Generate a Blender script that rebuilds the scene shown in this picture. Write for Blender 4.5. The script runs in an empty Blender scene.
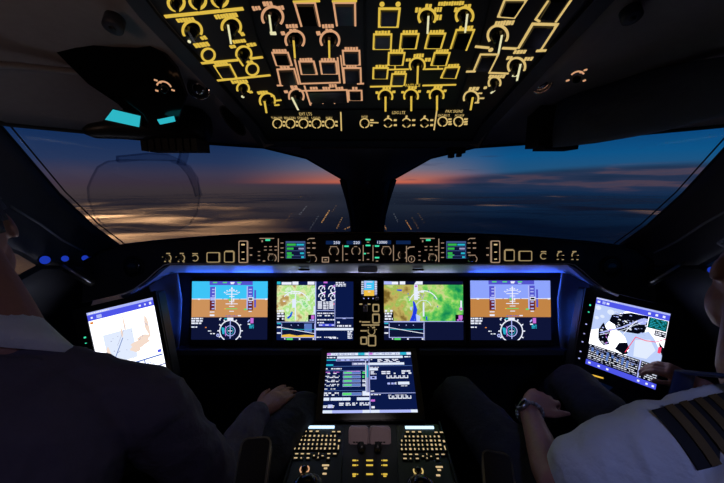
import bpy, bmesh, math, random
from mathutils import Vector, Matrix, noise
random.seed(7)
SC = bpy.context.scene
COL = SC.collection
PI = math.pi
W_, H_, F_ = 724, 483, 322.0
PITCH = math.radians(10.3)
CAM = Vector((0, 0, 1.30))
RX = Vector((1, 0, 0)); UP = Vector((0, math.sin(PITCH), math.cos(PITCH))); FW = Vector((0, math.cos(PITCH), -math.sin(PITCH)))
CX = 0.03            # the cockpit's centre line

def ray(px, py): return RX * ((px - 362) / F_) + UP * ((241.5 - py) / F_) + FW
def P(px, py, d): return CAM + ray(px, py) * d
def CS(x, u, d): return CAM + RX * x + UP * u + FW * d
def lin(c):
    c = c / 255.0
    return c / 12.92 if c <= 0.04045 else ((c + 0.055) / 1.055) ** 2.4
def rgb(r, g, b): return (lin(r), lin(g), lin(b), 1.0)

# ------------------------------------------------------------------ materials
def nodes(name):
    m = bpy.data.materials.new(name); m.use_nodes = True
    nt = m.node_tree
    for n in list(nt.nodes): nt.nodes.remove(n)
    out = nt.nodes.new('ShaderNodeOutputMaterial')
    return m, nt, out
def mat(name, col, rough=0.5, metal=0.0, var=0.12, scale=60.0, bump=0.0, bscale=200.0, spec=0.5):
    m, nt, out = nodes(name)
    b = nt.nodes.new('ShaderNodeBsdfPrincipled')
    tc = nt.nodes.new('ShaderNodeTexCoord'); nz = nt.nodes.new('ShaderNodeTexNoise')
    nz.inputs['Scale'].default_value = scale; nz.inputs['Detail'].default_value = 4
    nt.links.new(tc.outputs['Object'], nz.inputs['Vector'])
    mr = nt.nodes.new('ShaderNodeMapRange')
    mr.inputs['To Min'].default_value = 1 - var; mr.inputs['To Max'].default_value = 1 + var
    nt.links.new(nz.outputs['Fac'], mr.inputs['Value'])
    mx = nt.nodes.new('ShaderNodeVectorMath'); mx.operation = 'SCALE'
    mx.inputs[0].default_value = col[:3]
    nt.links.new(mr.outputs['Result'], mx.inputs['Scale'])
    nt.links.new(mx.outputs['Vector'], b.inputs['Base Color'])
    b.inputs['Roughness'].default_value = rough; b.inputs['Metallic'].default_value = metal
    b.inputs['Specular IOR Level'].default_value = spec
    if bump:
        n2 = nt.nodes.new('ShaderNodeTexNoise'); n2.inputs['Scale'].default_value = bscale; n2.inputs['Detail'].default_value = 5
        nt.links.new(tc.outputs['Object'], n2.inputs['Vector'])
        bp = nt.nodes.new('ShaderNodeBump'); bp.inputs['Strength'].default_value = bump; bp.inputs['Distance'].default_value = 0.01
        nt.links.new(n2.outputs['Fac'], bp.inputs['Height']); nt.links.new(bp.outputs['Normal'], b.inputs['Normal'])
    nt.links.new(b.outputs['BSDF'], out.inputs['Surface'])
    return m
def emis(name, col, st=1.0, sample=True):
    m, nt, out = nodes(name)
    e = nt.nodes.new('ShaderNodeEmission'); e.inputs['Color'].default_value = col; e.inputs['Strength'].default_value = st
    nt.links.new(e.outputs['Emission'], out.inputs['Surface'])
    m.cycles.emission_sampling = 'FRONT' if sample else 'NONE'
    return m
def terrain(name, stops, scale, mixdir=0.0, st=1.0, stretch=(1, 1, 1), gx=0.0):
    """a map drawn on a display: coloured noise, banded along the map"""
    m, nt, out = nodes(name)
    tc = nt.nodes.new('ShaderNodeTexCoord'); mp = nt.nodes.new('ShaderNodeMapping'); mp.inputs['Scale'].default_value = stretch
    nz = nt.nodes.new('ShaderNodeTexNoise'); nz.inputs['Scale'].default_value = scale; nz.inputs['Detail'].default_value = 6; nz.inputs['Roughness'].default_value = 0.62
    nt.links.new(tc.outputs['Object'], mp.inputs['Vector']); nt.links.new(mp.outputs['Vector'], nz.inputs['Vector'])
    sx = nt.nodes.new('ShaderNodeSeparateXYZ'); nt.links.new(tc.outputs['Object'], sx.inputs['Vector'])
    ma = nt.nodes.new('ShaderNodeMath'); ma.operation = 'MULTIPLY_ADD'; ma.inputs[1].default_value = gx
    nt.links.new(sx.outputs['X'], ma.inputs[0]); nt.links.new(nz.outputs['Fac'], ma.inputs[2])
    cr = nt.nodes.new('ShaderNodeValToRGB'); el = cr.color_ramp.elements
    while len(el) > 1: el.remove(el[-1])
    el[0].position, el[0].color = stops[0]
    for p_, c_ in stops[1:]:
        e_ = el.new(p_); e_.color = c_
    nt.links.new(ma.outputs['Value'], cr.inputs['Fac'])
    e = nt.nodes.new('ShaderNodeEmission'); e.inputs['Strength'].default_value = st
    nt.links.new(cr.outputs['Color'], e.inputs['Color']); nt.links.new(e.outputs['Emission'], out.inputs['Surface'])
    return m

M = {}
M['panel'] = mat('panel_black', rgb(26, 28, 36), 0.55, bump=0.05, bscale=900)
M['housing'] = mat('housing_navy', rgb(46, 52, 68), 0.5, bump=0.06, bscale=700)
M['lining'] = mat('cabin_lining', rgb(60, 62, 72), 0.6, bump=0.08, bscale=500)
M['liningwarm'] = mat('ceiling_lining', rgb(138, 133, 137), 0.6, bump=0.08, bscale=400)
M['rubber'] = mat('rubber_black', rgb(14, 14, 17), 0.6)
M['gloss'] = mat('gloss_black', rgb(10, 11, 14), 0.16)
M['darkplastic'] = mat('dark_plastic', rgb(20, 21, 26), 0.42)
M['bezel'] = mat('bezel_black', rgb(17, 18, 24), 0.38)
M['ledge'] = mat('ledge_grey', rgb(205, 208, 218), 0.45, var=0.05, bump=0.03, bscale=900)
M['shell'] = mat('side_shell_grey', rgb(120, 126, 142), 0.5, bump=0.05, bscale=600)
M['metal'] = mat('brushed_metal', rgb(170, 172, 180), 0.3, 1.0)
M['chrome'] = mat('chrome', rgb(215, 215, 222), 0.12, 1.0)
M['floor'] = mat('floor_carpet', rgb(28, 28, 34), 0.9, bump=0.3, bscale=300)
M['seat'] = mat('seat_leather', rgb(34, 34, 40), 0.5, bump=0.2, bscale=150)
M['jacket'] = mat('jacket_navy', rgb(84, 78, 96), 0.85, bump=0.7, bscale=28)
M['trousers'] = mat('trousers_black', rgb(34, 35, 46), 0.85, bump=0.7, bscale=26)
M['shirt'] = mat('shirt_white', rgb(216, 218, 226), 0.8, var=0.03, bump=1.0, bscale=24)
M['skin'] = mat('skin', rgb(160, 112, 98), 0.5, bump=0.1, bscale=120)
M['hair'] = mat('hair_dark', rgb(24, 20, 20), 0.5, bump=0.8, bscale=160)
M['epaulette'] = mat('epaulette_black', rgb(18, 18, 24), 0.8)
M['gold'] = mat('gold_braid', rgb(96, 76, 40), 0.55, 0.3, bump=0.3, bscale=900)
M['lever'] = mat('lever_grey', rgb(158, 140, 146), 0.45)
M['strap'] = mat('strap_navy', rgb(40, 52, 92), 0.6)
M['key'] = mat('key_black', rgb(20, 20, 24), 0.5)
M['amber'] = emis('legend_amber', (0.73, 0.495, 0.066, 1), 0.98, False)
M['gold_l'] = emis('legend_straw', (0.76, 0.54, 0.19, 1), 0.9, False)
M['peach'] = emis('legend_peach', (0.78, 0.40, 0.21, 1), 0.85, False)
M['pale'] = emis('legend_pale', (0.82, 0.78, 0.46, 1), 0.95, False)
M['straw'] = emis('legend_key', (0.80, 0.58, 0.30, 1), 0.85, False)
M['bronze'] = emis('legend_bronze', (0.42, 0.31, 0.15, 1), 0.8, False)
M['tan'] = emis('legend_tan', (0.44, 0.30, 0.20, 1), 0.75, False)
M['led'] = emis('led_green', (0.05, 0.75, 0.40, 1), 1.0, False)
def sc(name, r, g, b, st=1.0): M[name] = emis(name, rgb(r, g, b), st)
sc('s_cyan', 62, 196, 246); sc('s_peri', 142, 164, 252); sc('s_brown', 204, 146, 92); sc('s_brown2', 194, 132, 70)
sc('s_navy', 14, 20, 54); sc('s_navy2', 10, 24, 72); sc('s_white', 236, 240, 255); sc('s_grey', 150, 154, 196)
sc('s_violet', 84, 84, 204); sc('s_maroon', 104, 34, 44); sc('s_green', 90, 222, 112); sc('s_magenta', 200, 110, 216)
sc('s_teal', 40, 180, 206); sc('s_orange', 226, 138, 60); sc('s_yellow', 240, 190, 70); sc('s_blue', 30, 60, 226); sc('s_black', 6, 8, 20)
sc('s_bar', 78, 86, 232); sc('s_red', 250, 70, 110); sc('s_dgreen', 8, 74, 66); sc('s_paper', 244, 246, 255, 1.9); sc('s_beige', 246, 222, 206)
sc('s_steel', 62, 84, 132); sc('s_deepgreen', 50, 178, 74); sc('s_ice', 190, 208, 250); sc('s_ice2', 226, 236, 255); sc('s_bluegrey', 88, 120, 190); sc('s_dim', 12, 34, 74); sc('s_lav', 176, 186, 250)
M['strip'] = emis('strip_lamp', (0.55, 0.80, 1.0, 1), 1.6)
M['bluelamp'] = emis('blue_lamp', (0.02, 0.07, 0.80, 1), 0.5)
M['lensreflect'] = emis('lens_reflection', (0.03, 0.52, 0.62, 1), 0.9)  # display reflections on the head-up unit, painted as glow
M['map_l'] = terrain('map_terrain_left', [(0.28, rgb(184, 148, 88)), (0.38, rgb(226, 236, 176)), (0.46, rgb(160, 224, 120)), (0.52, rgb(228, 246, 214)), (0.60, rgb(110, 214, 110)), (0.72, rgb(60, 190, 100))], 22, gx=1.1)
M['map_r'] = terrain('map_terrain_right', [(0.24, rgb(120, 96, 40)), (0.36, rgb(196, 176, 96)), (0.44, rgb(150, 190, 84)), (0.50, rgb(206, 214, 140)), (0.56, rgb(140, 216, 96)), (0.66, rgb(60, 178, 84)), (0.8, rgb(10, 130, 80))], 17, gx=1.25)
def glassmat(name, tint, refl, rough=0.02):
    m, nt, out = nodes(name)
    t = nt.nodes.new('ShaderNodeBsdfTransparent'); t.inputs['Color'].default_value = tint
    g = nt.nodes.new('ShaderNodeBsdfGlossy'); g.inputs['Roughness'].default_value = rough
    lw = nt.nodes.new('ShaderNodeLayerWeight'); lw.inputs['Blend'].default_value = 0.25
    mr = nt.nodes.new('ShaderNodeMapRange'); mr.inputs['To Min'].default_value = refl; mr.inputs['To Max'].default_value = min(1, refl * 3)
    nt.links.new(lw.outputs['Facing'], mr.inputs['Value'])
    mx = nt.nodes.new('ShaderNodeMixShader'); nt.links.new(mr.outputs['Result'], mx.inputs['Fac'])
    nt.links.new(t.outputs[0], mx.inputs[1]); nt.links.new(g.outputs[0], mx.inputs[2]); nt.links.new(mx.outputs[0], out.inputs['Surface'])
    return m
M['glass'] = glassmat('windshield_glass', (0.97, 0.98, 0.98, 1), 0.008, .05)
M['combiner'] = glassmat('combiner_glass', (0.90, 0.91, 0.93, 1), 0.015)
M['smoked'] = glassmat('smoked_glass', (0.10, 0.11, 0.12, 1), 0.06)

# ------------------------------------------------------------------ mesh builder
_TXT = {}
def text_geo(s):
    if s in _TXT: return _TXT[s]
    cu = bpy.data.curves.new('t', 'FONT'); cu.body = s; cu.align_x = 'CENTER'; cu.align_y = 'CENTER'; cu.size = 1.0; cu.resolution_u = 2
    o = bpy.data.objects.new('t', cu); COL.objects.link(o)
    bpy.context.view_layer.update()
    me = bpy.data.meshes.new_from_object(o.evaluated_get(bpy.context.evaluated_depsgraph_get()))
    vs = [v.co.copy() for v in me.vertices]; fs = [list(p.vertices) for p in me.polygons]
    bpy.data.objects.remove(o); bpy.data.curves.remove(cu); bpy.data.meshes.remove(me)
    _TXT[s] = (vs, fs); return vs, fs

class MB:
    def __init__(s, m=None): s.v = []; s.f = []; s.fm = []; s.m = m; s.smooth = []
    def add(s, vs, fs, smooth=False, m=None):
        b = len(s.v); s.v += [Vector(v) for v in vs]
        for f in fs: s.f.append([i + b for i in f]); s.fm.append(m or s.m); s.smooth.append(smooth)
        return s
    def box(s, x0, x1, y0, y1, z0, z1, m=None):
        vs = [(x, y, z) for z in (z0, z1) for y in (y0, y1) for x in (x0, x1)]
        return s.add(vs, [(0, 2, 3, 1), (4, 5, 7, 6), (0, 1, 5, 4), (2, 6, 7, 3), (0, 4, 6, 2), (1, 3, 7, 5)], m=m)
    def prism(s, poly, z0, z1, m=None, taper=1.0):
        n = len(poly); a = sum((poly[i][0] * poly[(i + 1) % n][1] - poly[(i + 1) % n][0] * poly[i][1]) for i in range(n))
        if a < 0: poly = poly[::-1]
        cx = sum(p[0] for p in poly) / n; cy = sum(p[1] for p in poly) / n
        vs = [(p[0], p[1], z0) for p in poly] + [(cx + (p[0] - cx) * taper, cy + (p[1] - cy) * taper, z1) for p in poly]
        fs = [tuple(range(n))[::-1], tuple(range(n, 2 * n))] + [(i, (i + 1) % n, n + (i + 1) % n, n + i) for i in range(n)]
        return s.add(vs, fs, m=m)
    def rrect(s, x0, x1, y0, y1, r, z0, z1, m=None, taper=1.0):
        return s.prism(rr(x0, x1, y0, y1, r), z0, z1, m, taper)
    def stroke(s, pts, w, z0, z1, closed=False, m=None):
        n = len(pts); L = []; Rr = []
        for i in range(n):
            p = Vector(pts[i][:2])
            a = Vector(pts[(i - 1) % n][:2]) if (closed or i > 0) else None
            c = Vector(pts[(i + 1) % n][:2]) if (closed or i < n - 1) else None
            d1 = (p - a).normalized() if a is not None else (c - p).normalized()
            d2 = (c - p).normalized() if c is not None else d1
            n1 = Vector((-d1.y, d1.x)); n2 = Vector((-d2.y, d2.x)); nn = n1 + n2
            if nn.length < 1e-6: nn = n1
            nn.normalize(); k = min(1.6, 1 / max(0.3, nn.dot(n1)))
            L.append(p + nn * w / 2 * k); Rr.append(p - nn * w / 2 * k)
        rng = range(n) if closed else range(n - 1)
        vs = [(q.x, q.y, z) for z in (z0, z1) for q in L + Rr]
        fs = []
        for i in rng:
            j = (i + 1) % n; o = 2 * n
            fs.append((o + n + i, o + n + j, o + j, o + i))
            fs.append((i, j, o + j, o + i)[::-1]); fs.append((n + i, n + j, o + n + j, o + n + i))
        if not closed:
            o = 2 * n
            fs.append((0, n, o + n, o)); fs.append((n - 1, o + n - 1, o + 2 * n - 1, 2 * n - 1))
        return s.add(vs, fs, m=m)
    def ring(s, cx, cy, r, w, z0, z1, a0=0, a1=360, n=28, m=None):
        full = abs(a1 - a0) >= 359.9
        k = n if full else max(4, int(n * abs(a1 - a0) / 360))
        pts = [(cx + r * math.cos(math.radians(a0 + (a1 - a0) * i / k)), cy + r * math.sin(math.radians(a0 + (a1 - a0) * i / k))) for i in range(k if full else k + 1)]
        return s.stroke(pts, w, z0, z1, full, m)
    def lathe(s, cx, cy, prof, n=24, m=None, sx=1.0, sy=1.0):
        vs = []; fs = []
        for (r, z) in prof:
            for i in range(n):
                a = 2 * PI * i / n; vs.append((cx + r * sx * math.cos(a), cy + r * sy * math.sin(a), z))
        for k in range(len(prof) - 1):
            for i in range(n):
                j = (i + 1) % n; fs.append((k * n + i, k * n + j, (k + 1) * n + j, (k + 1) * n + i))
        fs.append(tuple(range(n))[::-1]); fs.append(tuple((len(prof) - 1) * n + i for i in range(n)))
        return s.add(vs, fs, True, m)
    def text(s, t, cx, cy, h, z0, z1, m=None, wid=None):
        vs, fs = text_geo(t)
        xs = [v.x for v in vs]; ys = [v.y for v in vs]
        k = h / max(1e-6, max(ys) - min(ys)); kx = k if wid is None else wid / (max(xs) - min(xs))
        mx = (max(xs) + min(xs)) / 2; my = (max(ys) + min(ys)) / 2
        return s.add([(cx + (v.x - mx) * kx, cy + (v.y - my) * k, z1) for v in vs], fs, m=m)
    def tube(s, pts, rad, n=12, m=None, caps=True, flat=1.0):
        pts = [Vector(p) for p in pts]
        if not hasattr(rad, '__len__'): rad = [rad] * len(pts)
        vs = []; fs = []; N = len(pts); up = Vector((0.13, 0.21, 0.97)); prev = None
        for i, p in enumerate(pts):
            t = (pts[min(N - 1, i + 1)] - pts[max(0, i - 1)]).normalized()
            if prev is None:
                a = t.cross(up)
                if a.length < 0.1: a = t.cross(Vector((1, 0, 0)))
            else: a = prev - t * prev.dot(t)
            a.normalize(); prev = a; b = t.cross(a)
            for k in range(n):
                an = 2 * PI * k / n; vs.append(p + (a * math.cos(an) + b * math.sin(an) * flat) * rad[i])
        for i in range(N - 1):
            for k in range(n):
                j = (k + 1) % n; fs.append((i * n + k, i * n + j, (i + 1) * n + j, (i + 1) * n + k))
        if caps: fs.append(tuple(range(n))[::-1]); fs.append(tuple((N - 1) * n + k for k in range(n)))
        return s.add(vs, fs, True, m)
    def limb(s, pts, rad, n=16, m=None, sub=6):
        """a tapered limb with rounded ends through the joints"""
        pts = [Vector(p) for p in pts]; P2 = []; R2 = []
        for i in range(len(pts) - 1):
            for k in range(sub):
                t = k / sub; P2.append(pts[i].lerp(pts[i + 1], t)); R2.append(rad[i] + (rad[i + 1] - rad[i]) * (3 * t * t - 2 * t ** 3))
        P2.append(pts[-1]); R2.append(rad[-1])
        d0 = (P2[0] - P2[1]).normalized(); d1 = (P2[-1] - P2[-2]).normalized()
        pre = [(P2[0] + d0 * R2[0] * math.sin(a), R2[0] * math.cos(a)) for a in (1.45, 1.1, 0.7, 0.35)]
        post = [(P2[-1] + d1 * R2[-1] * math.sin(a), R2[-1] * math.cos(a)) for a in (0.35, 0.7, 1.1, 1.45)]
        return s.tube([p for p, r in pre] + P2 + [p for p, r in post], [r for p, r in pre] + R2 + [r for p, r in post], n, m)
    def rings(s, rs, n=24, m=None):
        """loft of ellipses: (centre, axis a, axis b)"""
        vs = []; fs = []
        for c, a, b in rs:
            for k in range(n):
                an = 2 * PI * k / n; vs.append(Vector(c) + Vector(a) * math.cos(an) + Vector(b) * math.sin(an))
        for i in range(len(rs) - 1):
            for k in range(n):
                j = (k + 1) % n; fs.append((i * n + k, i * n + j, (i + 1) * n + j, (i + 1) * n + k))
        fs.append(tuple(range(n))[::-1]); fs.append(tuple((len(rs) - 1) * n + k for k in range(n)))
        return s.add(vs, fs, True, m)
    def ball(s, c, r, n=14, m=None, ax=None):
        c = Vector(c); r = (r, r, r) if not hasattr(r, '__len__') else r
        ax = ax or (Vector((1, 0, 0)), Vector((0, 1, 0)), Vector((0, 0, 1)))
        rs = []
        for i in range(1, n):
            t = PI * i / n; k = math.sin(t); rs.append((c - ax[2] * r[2] * math.cos(t), ax[0] * r[0] * k, ax[1] * r[1] * k))
        return s.rings(rs, 2 * n, m)
    def loft(s, A, B, n=8, bulge=None, m=None):
        """a surface between two curves of equally many 3D points"""
        A = [Vector(p) for p in A]; B = [Vector(p) for p in B]; N = len(A); vs = []; fs = []
        for k in range(n + 1):
            t = k / n
            for i in range(N):
                p = A[i].lerp(B[i], t)
                if bulge is not None: p = p + Vector(bulge) * math.sin(PI * t)
                vs.append(p)
        for k in range(n):
            for i in range(N - 1):
                fs.append((k * N + i, k * N + i + 1, (k + 1) * N + i + 1, (k + 1) * N + i))
        return s.add(vs, fs, True, m)
    def thicken(s, d):
        """give a sheet a back, `d` metres further from the eye, and closed edges"""
        c = CAM; n = len(s.v); ec = {}
        for f in s.f:
            for a, b in zip(f, f[1:] + f[:1]): ec[(a, b)] = ec.get((a, b), 0) + 1
        vn = [Vector((0, 0, 0)) for _ in s.v]
        for f in s.f:
            nn = (s.v[f[1]] - s.v[f[0]]).cross(s.v[f[2]] - s.v[f[0]])
            for i in f: vn[i] += nn
        back = []
        for i, v in enumerate(s.v):
            nn = vn[i].normalized() if vn[i].length > 1e-12 else (v - c).normalized()
            if nn.dot(v - c) < 0: nn = -nn
            back.append(v + nn * d)
        fs0 = list(s.f); ms = list(s.fm)
        s.v += back
        for f, m_ in zip(fs0, ms): s.f.append([i + n for i in f][::-1]); s.fm.append(m_); s.smooth.append(True)
        for (a, b), k in list(ec.items()):
            if (b, a) not in ec: s.f.append([b, a, a + n, b + n]); s.fm.append(ms[0]); s.smooth.append(False)
        return s
    def mesh(s, name):
        me = bpy.data.meshes.new(name); me.from_pydata([tuple(v) for v in s.v], [], s.f)
        ml = []
        for m in s.fm:
            if m not in ml: ml.append(m)
        for m in ml: me.materials.append(m)
        me.polygons.foreach_set('material_index', [ml.index(m) for m in s.fm])
        me.polygons.foreach_set('use_smooth', s.smooth)
        me.update(); return me
    def build(s, name, parent=None, fix=False):
        me = s.mesh(name)
        if fix:
            bm = bmesh.new(); bm.from_mesh(me); bmesh.ops.recalc_face_normals(bm, faces=bm.faces); bm.to_mesh(me); bm.free()
        o = bpy.data.objects.new(name, me); COL.objects.link(o)
        if parent is not None: o.parent = parent
        return o
def rr(x0, x1, y0, y1, r, k=4):
    pts = []
    for cx, cy, a in ((x1 - r, y1 - r, 0), (x0 + r, y1 - r, 90), (x0 + r, y0 + r, 180), (x1 - r, y0 + r, 270)):
        for i in range(k + 1):
            t = math.radians(a + 90 * i / k); pts.append((cx + r * math.cos(t), cy + r * math.sin(t)))
    return pts
def solidremesh(mb, voxel, smooth=2, name='body'):
    """fuse overlapping closed shapes into one continuous skin"""
    o = mb.build(name + '_raw', fix=False)
    r = o.modifiers.new('r', 'REMESH'); r.mode = 'VOXEL'; r.voxel_size = voxel
    sm = o.modifiers.new('s', 'SMOOTH'); sm.factor = 0.5; sm.iterations = smooth
    bpy.context.view_layer.update()
    me = bpy.data.meshes.new_from_object(o.evaluated_get(bpy.context.evaluated_depsgraph_get()))
    bpy.data.objects.remove(o)
    for p in me.polygons: p.use_smooth = True
    return me
def folds(me, amp, sc_=11.0, ax=(1, 1, 1)):
    """push a garment's surface in and out in soft folds"""
    me.update(); ns = [v.normal.copy() for v in me.vertices]
    for v, n in zip(me.vertices, ns):
        q = Vector((v.co.x * ax[0], v.co.y * ax[1], v.co.z * ax[2])) * sc_
        w = noise.noise(q + Vector(noise.noise_vector(q * .6)) * .9)
        v.co += n * amp * (1 - 2.2 * abs(w))
    me.update(); return me
def link(name, me, parent=None, m=None):
    o = bpy.data.objects.new(name, me); COL.objects.link(o); o.parent = parent
    if m is not None:
        me.materials.clear(); me.materials.append(m)
        for p in me.polygons: p.material_index = 0
    me.name = name
    return o

def tag(o, label, cat, group=None, kind=None):
    o['label'] = label; o['category'] = cat
    if group: o['group'] = group
    if kind: o['kind'] = kind
    return o
def thing(name, label, cat, Mx=None, group=None):
    o = bpy.data.objects.new(name, None); COL.objects.link(o); o.empty_display_size = 0.05
    if Mx is not None: o.matrix_world = Mx
    return tag(o, label, cat, group)
def struct(o, label=None):
    o['kind'] = 'structure'
    if label: o['label'] = label
    return o
def at(v): return Matrix.Translation(Vector(v))

# ------------------------------------------------------------------ planes
class Plane:
    def __init__(s, O, ex, ey):
        s.O = Vector(O); s.ex = Vector(ex).normalized(); ey = Vector(ey); s.ey = (ey - s.ex * ey.dot(s.ex)).normalized(); s.n = s.ex.cross(s.ey)
        s.M = Matrix((s.ex, s.ey, s.n)).transposed().to_4x4(); s.M.translation = s.O
    def hit(s, px, py):
        r = ray(px, py); return CAM + r * ((s.O - CAM).dot(s.n) / r.dot(s.n))
    def uv(s, px, py):
        q = s.hit(px, py) - s.O; return (q.dot(s.ex), q.dot(s.ey))
    def quad(s, *pp): return [s.uv(*p) for p in pp]
    def k(s, px, py):
        a = s.uv(px, py); b = s.uv(px + 1, py); c = s.uv(px, py + 1)
        return abs(b[0] - a[0]), abs(c[1] - a[1])
    def shift(s, O): return Plane(O, s.ex, s.ey)
def cplane(px, py, d, tilt):
    """plane through a point, its upper edge leaning `tilt` degrees away from the eye (camera-relative pitch)"""
    t = math.radians(tilt); return Plane(P(px, py, d), RX, UP * math.cos(t) + FW * math.sin(t))
def quadplane(tl, tr, br, bl, width):
    """the rectangle of the given real width whose four corners are seen at these points"""
    r = [ray(*p) for p in (tl, tr, br, bl)]
    # d0 r0 - d1 r1 + d2 r2 - d3 r3 = 0, d0 = 1
    A = Matrix((r[1], -r[2], r[3])).transposed()
    s = A.inverted() @ r[0]
    d = [1, s[0], s[1], s[2]]
    pts = [r[i] * d[i] for i in range(4)]
    w = ((pts[1] - pts[0]).length + (pts[2] - pts[3]).length) / 2; k = width / w
    pts = [CAM + p * k for p in pts]
    O = sum(pts, Vector()) / 4
    pl = Plane(O, (pts[1] - pts[0]) + (pts[2] - pts[3]), (pts[0] - pts[3]) + (pts[1] - pts[2]))
    h = ((pts[0] - pts[3]).length + (pts[1] - pts[2]).length) / 2
    return pl, width, h

# ------------------------------------------------------------------ camera, sky
cam = bpy.data.cameras.new('camera'); co = bpy.data.objects.new('camera', cam); COL.objects.link(co)
cam.sensor_width = 36; cam.lens = 36 * F_ / W_; cam.clip_start = 0.02; cam.clip_end = 400000
co.location = CAM; co.rotation_euler = (PI / 2 - PITCH, 0, 0); SC.camera = co
vs_ = SC.view_settings
SC.display_settings.display_device = 'sRGB'; vs_.view_transform = 'Standard'; vs_.look = 'None'; vs_.exposure = 0.0; vs_.gamma = 1.0; vs_.use_curve_mapping = False
SC.cycles.use_denoising = True; SC.cycles.max_bounces = 6; SC.cycles.transparent_max_bounces = 24; SC.cycles.sample_clamp_indirect = 2.0

wd = bpy.data.worlds.new('dusk_sky'); SC.world = wd; wd.use_nodes = True
nt = wd.node_tree
for n in list(nt.nodes): nt.nodes.remove(n)
wo = nt.nodes.new('ShaderNodeOutputWorld'); bg = nt.nodes.new('ShaderNodeBackground'); nt.links.new(bg.outputs[0], wo.inputs[0])
tc = nt.nodes.new('ShaderNodeTexCoord'); sx = nt.nodes.new('ShaderNodeSeparateXYZ'); nt.links.new(tc.outputs['Generated'], sx.inputs[0])
def nmath(op, a, b=None, c=None):
    n = nt.nodes.new('ShaderNodeMath'); n.operation = op
    for i, v in enumerate((a, b, c)):
        if v is None: continue
        if isinstance(v, (int, float)): n.inputs[i].default_value = v
        else: nt.links.new(v, n.inputs[i])
    return n.outputs[0]
def ramp(val, stops):
    cr = nt.nodes.new('ShaderNodeValToRGB'); el = cr.color_ramp.elements
    el[0].position, el[0].color = stops[0]; el[1].position, el[1].color = stops[1]
    for p_, c_ in stops[2:]:
        e_ = el.new(p_); e_.color = c_
    nt.links.new(val, cr.inputs[0]); return cr.outputs[0]
def nmix(f, a, b):
    n = nt.nodes.new('ShaderNodeMix'); n.data_type = 'RGBA'; nt.links.new(f, n.inputs[0]); nt.links.new(a, n.inputs[6]); nt.links.new(b, n.inputs[7]); return n.outputs[2]
def smooth(v, a, b):
    n = nt.nodes.new('ShaderNodeMapRange'); n.interpolation_type = 'SMOOTHSTEP'; n.inputs[1].default_value = a; n.inputs[2].default_value = b; nt.links.new(v, n.inputs[0]); return n.outputs[0]
az = nmath('ARCTAN2', sx.outputs[0], sx.outputs[1])           # 0 dead ahead, + to the right
h = nmath('MULTIPLY_ADD', sx.outputs[2], 2.5, 0.1)             # elevation 0 -> 0.1
glow = [(0.0, rgb(30, 38, 54)), (0.06, rgb(44, 52, 70)), (0.088, rgb(62, 58, 74)), (0.106, rgb(206, 104, 80)), (0.14, rgb(172, 106, 98)), (0.20, rgb(116, 110, 128)), (0.30, rgb(56, 92, 132)), (0.45, rgb(24, 62, 110)), (0.65, rgb(12, 40, 84)), (1.0, rgb(6, 20, 48))]
left = [(0.0, rgb(62, 52, 54)), (0.06, rgb(66, 56, 62)), (0.10, rgb(66, 54, 68)), (0.16, rgb(62, 58, 80)), (0.24, rgb(38, 54, 90)), (0.38, rgb(20, 46, 88)), (0.60, rgb(10, 30, 64)), (1.0, rgb(5, 16, 40))]
right = [(0.0, rgb(14, 36, 64)), (0.05, rgb(16, 44, 78)), (0.085, rgb(30, 48, 78)), (0.10, rgb(60, 56, 76)), (0.135, rgb(50, 58, 84)), (0.17, rgb(36, 84, 124)), (0.28, rgb(14, 84, 136)), (0.42, rgb(8, 62, 116)), (0.62, rgb(5, 40, 84)), (1.0, rgb(3, 18, 44))]
fl = smooth(az, 0.05, -0.42); fr = smooth(az, 0.16, 0.44)
nt.links.new(nmix(fr, nmix(fl, ramp(h, glow), ramp(h, left)), ramp(h, right)), bg.inputs[0]); bg.inputs[1].default_value = 1.0
# long thin cloud bank standing above the horizon, thicker to the right
mpn = nt.nodes.new('ShaderNodeMapping'); mpn.inputs['Scale'].default_value = (2.2, 2.2, 26); nt.links.new(tc.outputs['Generated'], mpn.inputs[0])
nzn = nt.nodes.new('ShaderNodeTexNoise'); nzn.inputs['Scale'].default_value = 2.4; nzn.inputs['Detail'].default_value = 5; nt.links.new(mpn.outputs[0], nzn.inputs[0])
topz = nmath('MULTIPLY_ADD', smooth(az, 0.02, 0.75), 0.037, 0.004)
bank = nmath('MULTIPLY', smooth(sx.outputs[2], -0.03, -0.004), nmath('SUBTRACT', 1.0, smooth(nmath('SUBTRACT', sx.outputs[2], topz), -0.008, 0.010)))
bankf = nmath('MULTIPLY', bank, smooth(az, 0.10, 0.36))
bcol = ramp(nzn.outputs[0], [(0.35, rgb(24, 44, 72)), (0.52, rgb(40, 52, 80)), (0.62, rgb(78, 64, 80)), (0.74, rgb(52, 60, 86))])
src = bg.inputs[0].links[0].from_socket
m1 = nmix(nmath('MULTIPLY', bankf, 0.92), src, bcol)
wisp = nmath('MULTIPLY', smooth(nzn.outputs[0], 0.58, 0.72), nmath('MULTIPLY', smooth(sx.outputs[2], 0.0, 0.02), nmath('SUBTRACT', 1.0, smooth(sx.outputs[2], 0.10, 0.16))))
dark = nt.nodes.new('ShaderNodeRGB'); dark.outputs[0].default_value = rgb(40, 50, 78)
wisp = nmath('MULTIPLY', wisp, nmath('MULTIPLY', smooth(az, -0.05, 0.15), smooth(az, 0.6, 0.4)))
nt.links.new(nmix(nmath('MULTIPLY', wisp, 0.75), m1, dark.outputs[0]), bg.inputs[0])

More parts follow.
